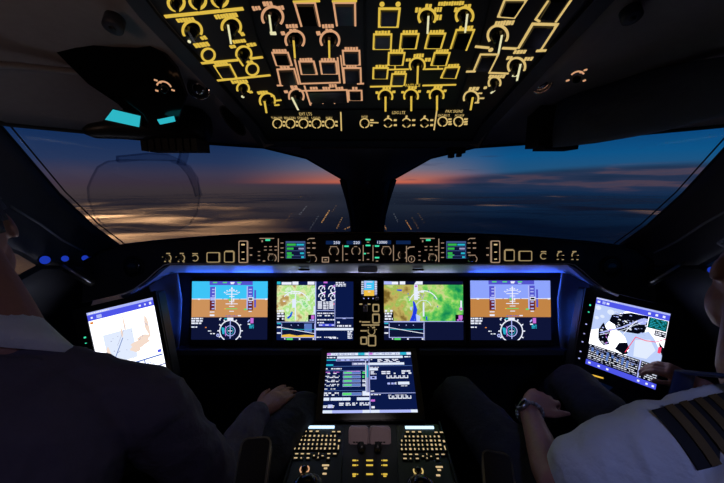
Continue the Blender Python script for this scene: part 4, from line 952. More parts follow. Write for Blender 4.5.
pl, w, h = dplace(470.4, 280.4, 549.6, 339.8); display('flight_display', pl, w, h, pfd('s_peri', 's_brown2', 's_navy'), 's_navy', 'rightmost large display with periwinkle sky over brown ground and a compass rose', bz, group=G_)

# column between the maps
def isis(S):
    S.R(.16, 0, .80, .62, 's_cyan'); S.R(.16, .62, .80, 1, 's_yellow'); S.T(0, .02, .14, .9, 's_white', 6, 71, 1); S.R(.18, 0, .3, .5, 's_lav', 2); S.R(.82, 0, .95, .95, 's_grey', 2)
    S.T(.83, .02, .97, .9, 's_white', 6, 72, 1); S.R(.34, .3, .62, .34, 's_white', 3); S.R(.34, .42, .62, .46, 's_white', 3); S.R(.4, .72, .56, .76, 's_white', 3); S.R(.3, .03, .7, .12, 's_ice', 2)
pl, w, h = dplace(361.4, 280.6, 377.4, 295.6); t = display('standby_display', pl, w, h, isis, 's_navy', 'tiny standby display with blue sky over yellow ground between the two maps', (.006, .006, .008, .022), dz=.002)
for k in range(3): MB(M['s_lav']).lathe(-.022 + .018 * k, -h / 2 - .010, [(.0022, .005), (.0022, .0068)], 10).build('button', t)
MB(M['lever']).lathe(.030, -h / 2 - .009, [(.008, .005), (.007, .016), (.005, .018)], 18).build('knob', t)
a = Q(358.6, 347.6); b = Q(379.8, 301); gp = thing('landing_gear_panel', 'narrow panel with landing gear lever and gold switches between the two maps', 'control panel', MP.M @ at(((a[0] + b[0]) / 2, (a[1] + b[1]) / 2, .001)))
oc_ = Vector(((a[0] + b[0]) / 2, (a[1] + b[1]) / 2))
def g2(x, y): q = Q(x, y); return (q[0] - oc_.x, q[1] - oc_.y)
MB(M['darkplastic']).rrect(a[0] - oc_.x, b[0] - oc_.x, a[1] - oc_.y, b[1] - oc_.y, .004, -.012, .002).build('faceplate', gp)
kk = MP.k(370, 320)[0]
u, v = g2(365.4, 306); o = MB(M['gloss']).rrect(u - .004, u + .004, v - .055, v, .003, .002, .006).build('lever_slot', gp)
o = MB(M['gloss']).rrect(u - .005, u + .005, v - .012, v + .004, .003, .004, .05).build('gear_lever', gp)
MB(M['lever']).tube([(u, v - .012, .052), (u, v + .012, .052)], .0085, 16).build('wheel_knob', o)
mb = MB(M['bronze'])
for x0, x1, y in ((359.4, 362.4, 304), (367.6, 370.4, 304), (359.4, 361.4, 321.4), (362, 370, 321.8), (361.6, 379.4, 324.8), (360.4, 367, 330.6), (372, 375, 327.4)): mb.stroke([g2(x0, y), g2(x1, y)], 1.3 * kk, .002, .003)
u, v = g2(371.4, 331); mb.ring(u, v, .0135, .0035, .002, .003, 150, 390)
for an in (20, 60, 95, 130): t_ = math.radians(an); mb.stroke([(u + .017 * math.cos(t_), v + .017 * math.sin(t_)), (u + .022 * math.cos(t_), v + .022 * math.sin(t_))], .003, .002, .003)
mb.build('legends', gp)
MB(M['gloss']).lathe(u, v, [(.011, .002), (.010, .014), (.008, .015)], 20).build('rotary_knob', gp)
for x0, y0, x1, y1 in ((373, 304.4, 378.6, 311), (372.8, 314, 379, 322.4), (361, 337, 366.6, 343.4), (368.4, 335.4, 375.4, 345)):
    p0 = g2(x0, y1); p1 = g2(x1, y0); o = MB(M['gloss']).rrect(p0[0] + .001, p1[0] - .001, p0[1] + .001, p1[1] - .001, .002, .002, .007).build('push_button', gp)
    MB(M['bronze']).stroke(rr(p0[0], p1[0], p0[1], p1[1], .003), 1.3 * kk, .002, .0076, True).build('light_frame', o)

# unseen fill areas added to brighten the ledge and the side shells
def area(name, p, nrm, sx_, sy_, power, col):
    ld = bpy.data.lights.new(name, 'AREA'); ld.shape = 'RECTANGLE'; ld.size = sx_; ld.size_y = sy_; ld.energy = power; ld.color = col
    lo = bpy.data.objects.new(name, ld); COL.objects.link(lo)
    z = -Vector(nrm).normalized(); x = RX if abs(z.dot(RX)) < .9 else UP; y = z.cross(x).normalized(); x = y.cross(z)
    m = Matrix((x, y, z)).transposed().to_4x4(); m.translation = p; lo.matrix_world = m; return lo
BLU = (.03, .12, 1.0)
for x0, pw, c in ((205, .06, BLU), (252, .13, BLU), (305, .022, (.30, .40, 1)), (370, .026, (.66, .68, .92)), (435, .022, (.55, .60, 1)), (492, .09, BLU), (540, .08, BLU)):
    area('ledge_fill', P(x0, 277.2, 1.243), UP + FW * .12, .15, .004, pw, c)
for x0, sg in ((187, -1), (553, 1)):
    area('side_fill', P(x0, 306, 1.245), RX * sg, .20, .006, .08, (.04, .16, 1.0))

# ------------------------------------------------------------------ side shells beside the displays
for s in (False, True):
    f = (lambda l: [mir(p) for p in l]) if s else (lambda l: l)
    a = PL([(122, 297, 1.21), (138, 292, 1.21), (152, 283, 1.21), (163, 276, 1.21), (172, 273.5, 1.21)])
    lo_ = PL([(138, 380, 1.12), (148, 378, 1.14), (160, 374, 1.17), (170, 364, 1.21), (178, 352, 1.26)])
    b = PL([(177, 273, 1.23), (181, 300, 1.255), (180, 330, 1.258), (178, 352, 1.26)])
    a2 = PL([(150, 285, 1.23), (156, 310, 1.22), (157, 340, 1.20), (152, 372, 1.17)])
    o = MB(M['shell']).loft(f(a2), f(b), 8, (0.02 if s else -.02, 0.03, 0)).thicken(.006).build('trim_%d' % (9 if s else 8), fix=True); struct(o)

# ------------------------------------------------------------------ tablets either side
def efb_left(S):
    S.R(0, 0, 1, .115, 's_bar', 2); S.R(0, 0, 1, .035, 's_lav', 2.5)
    S.T(.03, .008, .35, .03, 's_white', 1, 81, .8, 4); S.R(.05, .065, .08, .09, 's_white', 3); S.R(.14, .055, .22, .10, 's_lav', 3); S.R(.78, .06, .81, .085, 's_white', 3); S.R(.86, .06, .88, .085, 's_white', 3); S.R(.93, .055, .96, .09, 's_white', 3)
    S.R(.02, .13, .07, .16, 's_orange', 2)
    S.R(.17, .34, .62, .74, 's_ice2', 1.5)
    for k, (x, y, a, b) in enumerate(((.24, .74, .04, .05), (.20, .60, .03, .10), (.68, .58, .14, .05), (.76, .52, .10, .04), (.62, .63, .08, .04), (.84, .36, .03, .14), (.52, .25, .012, .12), (.46, .36, .014, .08), (.23, .68, .05, .03))):
        S.G([(x + a * (1 + .2 * math.sin(3 * t + k)) * math.cos(t), y + b * (1 + .25 * math.cos(2 * t + k)) * math.sin(t)) for t in [2 * PI * i / 14 for i in range(14)]], 's_beige', 2)
    S.L([(.28, .68), (.46, .44)], .009, 's_bluegrey', 3); S.L([(.32, .62), (.38, .60)], .006, 's_grey', 3); S.L([(.36, .52), (.60, .20)], .003, 's_grey', 3)
    r = random.Random(9)
    for k in range(26): x, y = r.uniform(.2, .9), r.uniform(.3, .78); S.R(x, y, x + r.uniform(.006, .02), y + .008, 's_grey', 3)
    S.R(0, .795, .98, .815, 's_bluegrey', 3); S.R(.70, .815, .715, .93, 's_bluegrey', 3); S.R(0, .93, 1, .95, 's_grey', 3); S.R(.92, .73, .97, .77, 's_bar', 3)
    for y in (.835, .86, .885): S.T(.06, y, .66, y + .014, 's_grey', 1, int(y * 1000), .6, 3); S.T(.74, y, .96, y + .014, 's_bluegrey', 1, int(y * 900), .6, 3)
    S.T(.08, .84, .4, .87, 's_teal', 1, 5, .3, 3)
def efb_right(S):
    S.R(0, 0, 1, .10, 's_bar', 2); S.R(0, 0, 1, .025, 's_lav', 2.4); S.T(.02, .006, .3, .02, 's_white', 1, 82, .8, 4)
    for x in (.04, .16, .72, .82, .92): S.R(x - .015, .045, x + .02, .075, 's_white', 3)
    S.R(.09, .04, .13, .08, 's_lav', 3)
    S.G([(.0, .10), (.42, .10), (.28, .20), (.24, .27), (.20, .33), (.16, .42), (0, .5)], 's_ice', 1.6)
    for x, y, a in ((.05, .15, .04), (.22, .17, .05), (.05, .3, .03), (.12, .26, .03)): S.G([(x + a * math.cos(t), y + a * .8 * math.sin(t)) for t in [2 * PI * i / 10 for i in range(10)]], 's_ice2', 2)
    S.R(.0, .10, 1, .72, 's_paper', 1.0)
    # dark town area with pale streets
    S.G([(.24, .20), (.48, .11), (.72, .10), (.72, .26), (.70, .36), (.50, .40), (.34, .40), (.30, .33), (.22, .30)], 's_black', 2)
    S.G([(.10, .46), (.15, .34), (.2, .42), (.26, .44), (.24, .56), (.28, .62), (.20, .66), (.12, .60)], 's_black', 2)
    S.G([(.40, .56), (.52, .52), (.56, .58), (.52, .64), (.58, .66), (.48, .70), (.36, .66)], 's_black', 2)
    S.G([(.36, .40), (.62, .37), (.76, .30), (.86, .38), (1, .56), (1, .72), (.52, .72), (.55, .60), (.46, .46)], 's_ice', 2.2)
    S.G([(.60, .46), (.80, .40), (.90, .52), (.80, .66), (.62, .68)], 's_ice2', 2.5)
    S.G([(.92, .40), (1, .46), (1, .56), (.96, .50)], 's_black', 3)
    S.L([(.13, .50), (.40, .34), (.64, .16)], .018, 's_lav', 3.5); S.L([(.13, .53), (.42, .37), (.66, .19)], .006, 's_ice2', 4); S.L([(.36, .56), (.50, .30), (.58, .20)], .010, 's_white', 4)
    S.G([(.58, .20), (.66, .14), (.72, .14), (.70, .22), (.62, .24)], 's_lav', 3.6)
    r = random.Random(12)
    for k in range(46): x, y = r.uniform(.26, .70), r.uniform(.13, .36); S.R(x, y, x + r.uniform(.01, .045), y + r.uniform(.006, .014), r.choice(['s_white', 's_lav', 's_grey']), 4)
    for k in range(22): x, y = r.uniform(.10, .26), r.uniform(.40, .64); S.R(x, y, x + r.uniform(.006, .03), y + r.uniform(.006, .02), r.choice(['s_white', 's_lav', 's_magenta']), 4)
    S.L([(.50, .66), (.60, .42), (.74, .43), (.88, .41), (1, .34)], .008, 's_red', 5); S.R(.93, .46, .97, .54, 's_red', 5)
    S.R(.73, .105, .99, .25, 's_dgreen', 5)
    for k in range(6): S.T(.75, .115 + .021 * k, .97, .128 + .021 * k, 's_teal', 1, 90 + k, .7, 6)
    S.R(.84, .26, .99, .33, 's_black', 5); S.T(.85, .27, .98, .32, 's_white', 2, 97, .8, 6)
    S.R(0, .70, 1, .93, 's_black', 5)
    for y in (.71, .735, .765, .79, .82, .85, .875, .90): S.T(.02, y, .70, y + .017, 's_white' if int(y * 200) % 3 else 's_grey', 1, int(y * 700), .72, 6); S.T(.75, y, .98, y + .017, 's_white', 1, int(y * 500), .8, 6)
    for k in range(9): x = .05 + .07 * k; S.R(x, .74 + .02 * (k % 3), x + .03, .80 + .02 * (k % 4), 's_bluegrey', 6.5)
    S.R(.715, .70, .735, .93, 's_lav', 7); S.R(0, .93, 1, 1, 's_bar', 6)
    for x in (.05, .18, .30, .74, .86, .95): S.R(x - .012, .955, x + .02, .98, 's_white', 7)
cL = ((87.5, 313), (154, 297), (167.5, 367), (104.3, 388)); pl, w, h = Plane((-.8462, 1.078, .739), (.9321, -.1647, .3225), (-.2738, .2624, .9253)), .305, .262
tL = display('tablet_display', pl, w, h, efb_left, 's_paper', 'tablet display with white airport chart and blue title bar, beside the left pilot', (.066, .020, .022, .05), deep=.03, warp=cL)
for k, (dy, m) in enumerate(((.055, 'led'), (.035, 'led'), (-.01, 's_lav'), (-.05, 's_lav'))):
    MB(M[m]).rrect(-w / 2 - .034, -w / 2 - .026 if k else -w / 2 - .024, dy - .002, dy + (.004 if k == 0 else .001), .001, .0058, .0072).build('status_light', tL)
cR = ((595.5, 297), (669.5, 313.7), (654, 389.3), (584, 363)); pl, w, h = Plane((.9777, 1.1067, .7268), (.9532, .035, -.3002), (.2792, .278, .9191)), .305, .262
tR = display('tablet_display', pl, w, h, efb_right, 's_paper', 'tablet display with a pale blue chart and red route line, beside the right pilot', (.050, .050, .03, .045), deep=.03, warp=cR)
for k, (dy, m) in enumerate(((.085, 'led'), (.06, 'led'), (.015, 's_lav'), (-.02, 's_grey'), (-.05, 's_lav'), (-.085, 's_lav'), (-.11, 's_lav'))):
    MB(M[m]).rrect(-w / 2 - .026, -w / 2 - .020, dy - .002, dy + (.004 if k == 0 else .002), .001, .0058, .0072).build('status_light', tR)
MB(M['s_yellow']).box(-w / 2 + .01, -w / 2 + .085, -h / 2 - .026, -h / 2 - .021, .0058, .0068).build('placard', tR)

# ------------------------------------------------------------------ pedestal
def mfd(S):
    for x in (0, .5): S.R(x, .012, x + .5, .058, 's_ice2'); S.R(x, .015, x + .045, .05, 's_magenta', 2); S.R(x + .37, .012, x + .45, .058, 's_teal', 2)
    for k in range(14): S.R(.07 + .065 * k + (.03 if k > 6 else 0), .012, .073 + .065 * k + (.03 if k > 6 else 0), .058, 's_bluegrey', 3)
    S.T(.09, .025, .34, .045, 's_grey', 1, 100, .8, 3); S.T(.58, .025, .85, .045, 's_grey', 1, 101, .8, 3)
    S.R(.12, .075, .90, .115, 's_ice2'); S.T(.0, .08, .10, .11, 's_white', 1, 102, .5); S.T(.92, .08, .99, .11, 's_white', 1, 103, 1)
    S.R(.0, .13, .11, .15, 's_teal'); S.R(.11, .125, .49, .16, 's_lav'); S.T(.12, .13, .48, .155, 's_navy2', 1, 104, .7, 3); S.T(.52, .13, .56, .15, 's_white', 1, 1); S.T(.60, .13, .86, .19, 's_white', 3, 105, .55)
    S.R(.30, .19, .46, .235, 's_grey'); S.T(.32, .2, .45, .225, 's_white', 1, 106, .9, 3); S.R(.49, .195, .91, .235, 's_ice2'); S.R(.0, .215, .08, .245, 's_teal'); S.R(.08, .25, 1, .256, 's_bluegrey')
    S.R(.455, .16, .463, .73, 's_ice2', 2); S.R(.463, .2, .49, .73, 's_grey', 2); S.R(.47, .24, .488, .45, 's_teal', 3); S.R(.462, .69, .50, .74, 's_white', 3); S.R(.497, 0, .504, 1, 's_lav', 4)
    S.T(.0, .28, .18, .31, 's_white', 1, 108, .5); S.R(.0, .325, .46, .331, 's_bluegrey')
    for k in range(4):
        y = .345 + .068 * k; S.T(.0, y, .16, y + .018, 's_magenta' if not k else 's_white', 1, 110 + k, .6); S.T(.02, y + .02, .15, y + .04, 's_white', 1, 120 + k, .8); S.R(.20, y, .40, y + .045, 's_lav'); S.R(.203, y + .006, .397, y + .04, 's_bluegrey', 2); S.R(.21, y + .01, .30, y + .035, 's_green', 3); S.T(.42, y, .455, y + .045, 's_white' if k > 1 else 's_green', 2, 130 + k, 1)
    S.T(.24, .335, .45, .35, 's_magenta', 1, 140, .8)
    S.T(.0, .62, .16, .64, 's_white', 1, 141, .6); S.R(0, .655, .46, .66, 's_bluegrey'); S.R(.2, .69, .41, .735, 's_lav'); S.R(.203, .695, .3, .73, 's_green', 3); S.R(.3, .695, .407, .73, 's_bluegrey', 3); S.T(0, .68, .16, .74, 's_white', 2, 142, .7); S.R(.42, .67, .46, .74, 's_ice2')
    S.R(.0, .765, .06, .81, 's_ice2'); S.R(.075, .765, .29, .81, 's_ice2'); S.R(.205, .765, .208, .81, 's_bluegrey', 2); S.R(.36, .765, .495, .81, 's_ice2'); S.T(0, .88, .12, .92, 's_white', 2, 143, .9); S.R(.05, .87, .10, .92, 's_lav')
    for x in (.17, .24, .31, .39, .45): S.T(x, .84, x + .055, .89, 's_white', 2, int(x * 900), .9)
    # right half
    S.R(.505, .29, .60, .33, 's_ice2'); S.T(.505, .27, .62, .285, 's_white', 1, 150, .6); S.T(.515, .34, .58, .40, 's_white', 3, 151, .9); S.T(.64, .34, .74, .40, 's_white', 2, 152, .7); S.R(.78, .375, .80, .395, 's_white'); S.T(.87, .33, .98, .40, 's_white', 2, 153, .7)
    for x in (.61, .625): pass
    for k in range(5): S.L([(.70 + .05 * k, .42), (.70 + .05 * k, .46), (.735 + .05 * k, .46), (.735 + .05 * k, .42)], .009, 's_white'); S.L([(.71 + .05 * k, .745), (.71 + .05 * k, .785), (.745 + .05 * k, .785), (.745 + .05 * k, .745)], .009, 's_white')
    S.T(.70, .73, .94, .742, 's_white', 1, 155, .6); S.R(.51, .43, .58, .48, 's_lav'); S.R(.53, .44, .56, .465, 's_navy2', 3)
    S.T(.70, .53, .79, .575, 's_lav', 1, 156, .9); S.R(.82, .525, .945, .57, 's_ice2'); S.T(.85, .585, .92, .60, 's_white', 1, 157, .8); S.L([(.80, .535), (.785, .55), (.80, .565)], .008, 's_white')
    S.R(.51, .70, 1, .708, 's_lav'); S.T(.51, .66, .58, .68, 's_white', 1, 158, .6); S.T(.51, .715, .62, .735, 's_white', 1, 159, .7); S.R(.51, .80, .555, .83, 's_magenta'); S.R(.515, .90, .55, .93, 's_white')
    S.R(0, .955, 1, 1, 's_lav', 2); S.R(0, .955, .1, 1, 's_ice2', 3); S.R(.42, .955, .60, 1, 's_ice2', 3); S.R(.93, .955, 1, 1, 's_ice2', 3)
pl, w, h = quadplane((328, 353), (411, 352), (417, 413), (322, 414), .300)
display('pedestal_display', pl, w, h, mfd, 's_navy2', 'white and navy data display on the centre pedestal below the two maps', (.022, .022, .012, .022), deep=.028)
MFD = pl
# pedestal plane with keyboards and levers
a, b = P(370, 421, 1.01), P(370, 483, .80)
KP = Plane((a + b) / 2, RX, a - b)
K = KP.uv
pd = thing('centre_pedestal', 'dark centre pedestal running between the two seats below the data display', 'pedestal', KP.M)
sidep = [(302, 424), (293, 452), (283, 490), (274, 540), (466, 540), (458, 490), (447, 452), (439, 424)]
zf = KP.O.z
pp = [K(*p) for p in sidep]
MB(M['housing']).prism(pp, -.12, -.0025).build('body', pd)
fr0 = [K(304, 424), K(437, 424), K(417, 420), K(322, 420)]
# sloped neck carrying the display
iK = KP.M.inverted(); e = MFD
def mk(x, y, z): return iK @ (e.M @ Vector((x, y, z)))
mb = MB(M['housing']); X_, Y0, Y1 = w / 2 + .026, -h / 2 - .026, h / 2 + .016
fnt = [mk(-X_, Y0, -.03), mk(X_, Y0, -.03), mk(X_, Y1, -.03), mk(-X_, Y1, -.03)]; bk = [mk(-X_ * .8, Y0, -.22), mk(X_ * .8, Y0, -.22), mk(X_ * .8, Y1, -.14), mk(-X_ * .8, Y1, -.14)]
mb.add(fnt + bk, [(0, 1, 2, 3), (7, 6, 5, 4), (0, 4, 5, 1), (1, 5, 6, 2), (2, 6, 7, 3), (3, 7, 4, 0)]); mb.build('neck', pd)
MB(M['rubber']).stroke([K(302, 424), K(284, 484), K(276, 530)], .006, -.01, .004).build('edge_strip', pd); MB(M['rubber']).stroke([K(439, 422), K(457, 484), K(464, 530)], .006, -.01, .004).build('edge_strip', pd)
# lower column down to the floor
cb = [(-.10, .6), (.16, .6), (.16, 1.22), (-.10, 1.22)]
mb = MB(M['housing']); mb.add([iK @ Vector((x, y, z)) for z in (0, .52) for x, y in cb], [(3, 2, 1, 0), (4, 5, 6, 7), (0, 1, 5, 4), (1, 2, 6, 5), (2, 3, 7, 6), (3, 0, 4, 7)]); mb.build('column', pd)
kk = KP.k(370, 445)
def keyboard(rows, off, strip, label, edge, ringc, rng_seed):
    t = thing('keyboard', label, 'keyboard', KP.M @ at((0, 0, 0.0008)), 'keyboards on the centre pedestal')
    q = [K(*p) for p in edge]; MB(M['darkplastic']).prism(q, -.002, .002).build('faceplate', t)
    x0, y0, x1, y1 = strip; a = K(x0, y1); b = K(x1, y0); MB(M['strip']).box(a[0], b[0], a[1], b[1], .002, .005).build('strip_light', t)
    r = random.Random(rng_seed)
    for (px, py, wd_, hd) in rows:
        kx, ky = KP.k(px, py); u, v = K(px, py); a_ = max(wd_, 3.0) * kx / 2 + .0012; b_ = max(hd, 2.4) * ky / 2 + .0012
        o = MB(M['key']).box(u - a_, u + a_, v - b_, v + b_, .002, .005)
        if wd_ > 3 or hd > 3.0:
            o.box(u - wd_ * kx * .40, u + wd_ * kx * .40, v - hd * ky * .34, v + hd * ky * .34, .005, .0056, M['straw'])
        else:
            g = r.choice([0, 1, 2]); o.box(u - wd_ * kx * (.36 if g else .26), u + wd_ * kx * (.36 if g < 2 else .2), v - hd * ky * .32, v + hd * ky * .32, .005, .0056, M['straw'])
        o.build('key', t)
    u, v = K(ringc[0], ringc[1]); kx = KP.k(*ringc)[0]
    mb = MB(M['peach' if ringc[0] < 370 else 'gold_l'])
    if ringc[0] < 370: mb.ring(u, v, 4.4 * kx, 1.2 * kx, .002, .0035, 120, 235); mb.ring(u, v, 4.4 * kx, 1.2 * kx, .002, .0035, -55, 60)
    else: mb.ring(u, v, 4.6 * kx, 1.3 * kx, .002, .0035, 150, 400)
    for dx, dy, ww in ((21, -4, 7), (21, -1, 3.4), (20, 4.4, 4)): p0 = K(ringc[0] + dx - ww / 2, ringc[1] + dy); p1 = K(ringc[0] + dx + ww / 2, ringc[1] + dy); mb.stroke([p0, p1], 1.3 * kk[1], .002, .003, m=M['straw'])
    mb.build('legends', t)
    MB(M['gloss']).lathe(u, v, [(3.2 * kx, .002), (3 * kx, .010), (2 * kx, .0115)], 18).build('rotary_knob', t)
    u, v = K(ringc[0] + 3, ringc[1] + 16.4); mb = MB(M['gloss']); mb.lathe(u, v, [(.036, .0), (.036, .005), (.031, .007)], 28); mb.ball((u, v, .003), .027, 10); mb.build('trackball', t)
rowsL = [(x, 433, 3.6, 1.7) for x in (305.2, 311, 317.4)] + [(x, 433.4, 3.8, 1.5) for x in (333.6, 339)]
for j, (y, xs_) in enumerate(((437.6, (301.8, 305.8, 309.8, 314.4, 318.6, 322.6, 327, 331, 335.2)), (441.8, (297.4, 301.4, 305, 309, 313.4, 317.8, 322, 326.4, 330.6, 334.8)), (446, (296, 300, 304.2, 308.4, 312.8, 317, 321.6, 325.8, 330, 334.4)), (450.3, (295, 299.2, 303.6, 308, 312.2, 316.6, 321, 325.2, 329.6, 334)))):
    r = random.Random(j)
    rowsL += [(x, y, r.choice([1.9, 2.1, 2.4, 3.0]), r.choice([2.2, 2.4, 2.8])) for x in xs_]
rowsL += [(339, 442.4, 3, 3), (338.4, 449, 1.3, 6)]
rowsL += [(x, 455.6, 3.8, 1.4) for x in (296.8, 302.4, 308.4, 328.8, 334.8)] + [(x, 459.8, w_, 1.5) for x, w_ in ((295.8, 4.2), (301.2, 2), (308, 3.4), (328.4, 3))] + [(314.2, 457.4, 2.6, 1.4), (318.6, 455.4, 1.2, 2.6), (322.6, 457.6, 2.8, 1.2), (318, 459.4, 1.4, 2)]
rowsR = []
def mR(x, y): return 740.4 - x
for (x, y, a_, b_) in rowsL: rowsR.append((x + 104.6 + (y - 442) * .26, y + .6, a_, b_))
keyboard(rowsL, 0, (306.6, 427.2, 334.6, 429.4), 'backlit keyboard left of the thrust levers with a white strip light', [(304, 425), (343.6, 425), (340.6, 490), (286, 490)], (304.6, 470.4), 1)
keyboard(rowsR, 104, (405.4, 427.6, 433.4, 429.8), 'backlit keyboard right of the thrust levers with a white strip light', [(396.4, 425), (437, 425), (454, 490), (399, 490)], (418.2, 472), 2)
# thrust levers
q = thing('thrust_quadrant', 'dark quadrant plate between the keyboards with small yellow scale marks', 'quadrant', KP.M @ at((0, 0, .0006)))
MB(M['panel']).prism([K(*p) for p in [(344.4, 425), (395.6, 425), (398, 490), (341.6, 490)]], -.002, .002).build('plate', q)
mb = MB(M['amber'])
for y in (461.4, 466.2, 475.2):
    for x0, x1 in ((352.4, 356.4), (366.2, 373), (383, 387.4)): mb.stroke([K(x0, y), K(x1, y)], 1.2 * kk[1], .002, .003)
    mb.stroke([K(357, y), K(358.2, y)], .0024, .002, .003); mb.stroke([K(381.4, y), K(382.4, y)], .0024, .002, .003)
for x0, x1 in ((352.6, 355.6), (383.4, 386.4)): mb.stroke([K(x0, 477.2), K(x1, 477.2)], .003, .002, .003)
mb.build('legends', q)
MB(M['rubber']).prism([K(*p) for p in [(363, 448), (366.4, 448), (365.6, 484), (362, 484)]], .002, .0026).build('slot', q); MB(M['rubber']).prism([K(*p) for p in [(373.4, 448), (376.8, 448), (378, 484), (374.4, 484)]], .002, .0026).build('slot', q)
for x0, x1, lb in ((348.6, 368.6, 'left thrust lever with a pale pinkish grey flat grip on the pedestal'), (369.6, 390.4, 'right thrust lever with a pale pinkish grey flat grip on the pedestal')):
    hd = cplane((x0 + x1) / 2, 437, .93, 22); t = thing('thrust_lever', lb, 'lever', hd.M, 'thrust levers')
    p0 = hd.uv(x0, 446.6); p1 = hd.uv(x1, 426.6)
    o = MB(M['lever']); 
    prof = rr(p0[0], p1[0], p0[1], p1[1], .008)
    o.prism(prof, -.022, .006, taper=1.0); o.prism(rr(p0[0] + .0025, p1[0] - .0025, p0[1] + .0025, p1[1] - .0025, .007), .006, .0085, taper=.94)
    o.build('grip', t)
    c_ = hd.M.inverted() @ KP.hit((x0 + x1) / 2, 456); cx_ = (p0[0] + p1[0]) / 2; xx = -.012 if x0 < 360 else .012
    MB(M['darkplastic']).tube([(cx_, (p0[1] + p1[1]) / 2, -.016), (cx_ - xx * .4, p0[1] + .004, -.008), (cx_ - xx * .8, c_.y + .02, c_.z + .010)], [.012, .011, .010], 12).build('shaft', t)
    mb = MB(M['darkplastic'])
    for k in range(4): mb.box(cx_ - .016 + .008 * k, cx_ - .010 + .008 * k, p0[1] + .010, p0[1] + .014, .0084, .0088)
    mb.build('engraving', t)
    MB(M['darkplastic']).rrect(p0[0] if x0 < 360 else p1[0] - .008, (p0[0] + .008) if x0 < 360 else p1[0], p0[1] - .03, p0[1] - .002, .003, -.02, -.002).build('button', t)

# ------------------------------------------------------------------ head-up displays
t = thing('head_up_display', 'black head-up display hanging from the left ceiling with a cyan reflection painted on its lens', 'head-up display', None)
d0 = .86
sp = cplane(110, 90, .75, -40)
mb = MB(M['gloss']); mb.prism([sp.uv(*p) for p in [(45, 41), (80, 44), (112, 47), (135, 48), (150, 46), (163, 53), (176, 68), (186, 96), (176, 124), (150, 130), (134, 122), (118, 104), (88, 84)]], -.012, .0)
mb.v = [sp.M @ v for v in mb.v]; mb.build('shade', t)
body = []
for px, py, d, a, b in ((86, 131, .84, .010, .012), (94, 131, .85, .018, .026), (120, 129, .89, .026, .036), (150, 127, .93, .040, .045), (176, 124, .96, .052, .05), (196, 124, .98, .054, .05), (206, 125, .99, .046, .045)):
    body.append((P(px, py, d), UP * a, FW * b))
MB(M['darkplastic']).rings(body, 20).build('projector', t, fix=True)
mb = MB(M['rubber'])
for px in range(150, 206, 7): a = P(px, 144, .955); mb.box(a.x - .008, a.x + .008, a.y - .03, a.y + .05, a.z - .022, a.z + .012)
mb.build('bracket', t)
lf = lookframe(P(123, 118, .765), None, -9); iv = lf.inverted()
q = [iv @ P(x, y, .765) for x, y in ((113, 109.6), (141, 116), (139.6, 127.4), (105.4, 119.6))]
mb = MB(M['lensreflect']); mb.prism([(p.x, p.y) for p in q], -.003, .001); mb.v = [lf @ v for v in mb.v]; mb.build('lens', t)  # glowing patch paints a display's cyan reflection onto the lens
q = [iv @ P(x, y, .765) for x, y in ((113, 108), (143, 115), (141, 129.6), (103, 121))]
mb = MB(M['rubber']); mb.prism([(p.x, p.y) for p in q], -.012, -.001); mb.v = [lf @ v for v in mb.v]; mb.build('lens_frame', t)
mb = MB(M['lensreflect']); mb.add([P(x, y, .765) for x, y in ((157, 119.6), (174, 116), (175.6, 121.4), (160, 124.6))] + [P(x, y, .775) for x, y in ((157, 119.6), (174, 116), (175.6, 121.4), (160, 124.6))], [(0, 1, 2, 3), (7, 6, 5, 4), (0, 4, 5, 1), (1, 5, 6, 2), (2, 6, 7, 3), (3, 7, 4, 0)]); mb.build('cyan_reflection', t)  # second cyan reflection, painted as a glowing patch
def knoblegend(px, py, d, par, sg, m):
    f_ = lookframe(P(px, py, d)); k = d / F_; mb = MB(M[m])
    mb.ring(0, -2.4 * k, 6.4 * k, 1.5 * k, .004, .006, 20 if sg > 0 else 30, 160 if sg > 0 else 140)
    for x, y, w in ((-6.5, 4.6, 3), (-3, 3.2, 2.4), (-6.6, -4.8, 2.6), (7.6, -2.6, 3)): mb.stroke([((x - w / 2) * k * sg, y * k), ((x + w / 2) * k * sg, (y - .6) * k)], 1.6 * k, 0, .001)
    mb.v = [f_ @ v for v in mb.v]; o = mb.build('legend', par)
    mb = MB(M['gloss']); mb.lathe(0, -3 * k, [(4.0 * k, -.02), (3.8 * k, .004), (3 * k, .0055)], 16); mb.v = [f_ @ v for v in mb.v]; mb.build('brightness_knob', par)
knoblegend(164, 86, .715, t, 1, 'peach')
# swung-down combiner: clear pane on a tinted curved arm
cb_ = cplane(145, 195, .93, 8)
pane = [(92, 178), (98, 167), (108, 161.5), (122, 160), (176, 160.6), (190, 166), (198, 178), (200, 195), (197, 213), (190, 224), (178, 230), (160, 232.4), (128, 231), (106, 227), (95, 216), (89, 200), (88, 188)]
pu = [cb_.uv(*p) for p in pane]
t = thing('head_up_combiner', 'clear rounded glass pane on a tinted curved arm in front of the left windshield', 'combiner glass', cb_.M)
MB(M['combiner']).prism(pu, -.003, .003).build('pane', t)
MB(glassmat('tinted_edge', (.78, .79, .83, 1), .01)).stroke(pu, .0024, -.0036, .0036, True).build('pane_edge', t)
MB(glassmat('tinted_arm', (.60, .63, .70, 1), .01)).stroke([cb_.uv(*p) for p in [(120, 160.6), (132, 159.4), (150, 157.6), (170, 158.6), (184, 165), (193, 176), (198, 188), (200.6, 197)]], .0165, .004, .016).build('arm', t)
MB(glassmat('tinted_stem', (.60, .63, .70, 1), .01)).stroke([cb_.uv(*p) for p in [(183, 166), (186, 156), (186, 150.5)]], .022, .004, .016).build('stem', t)
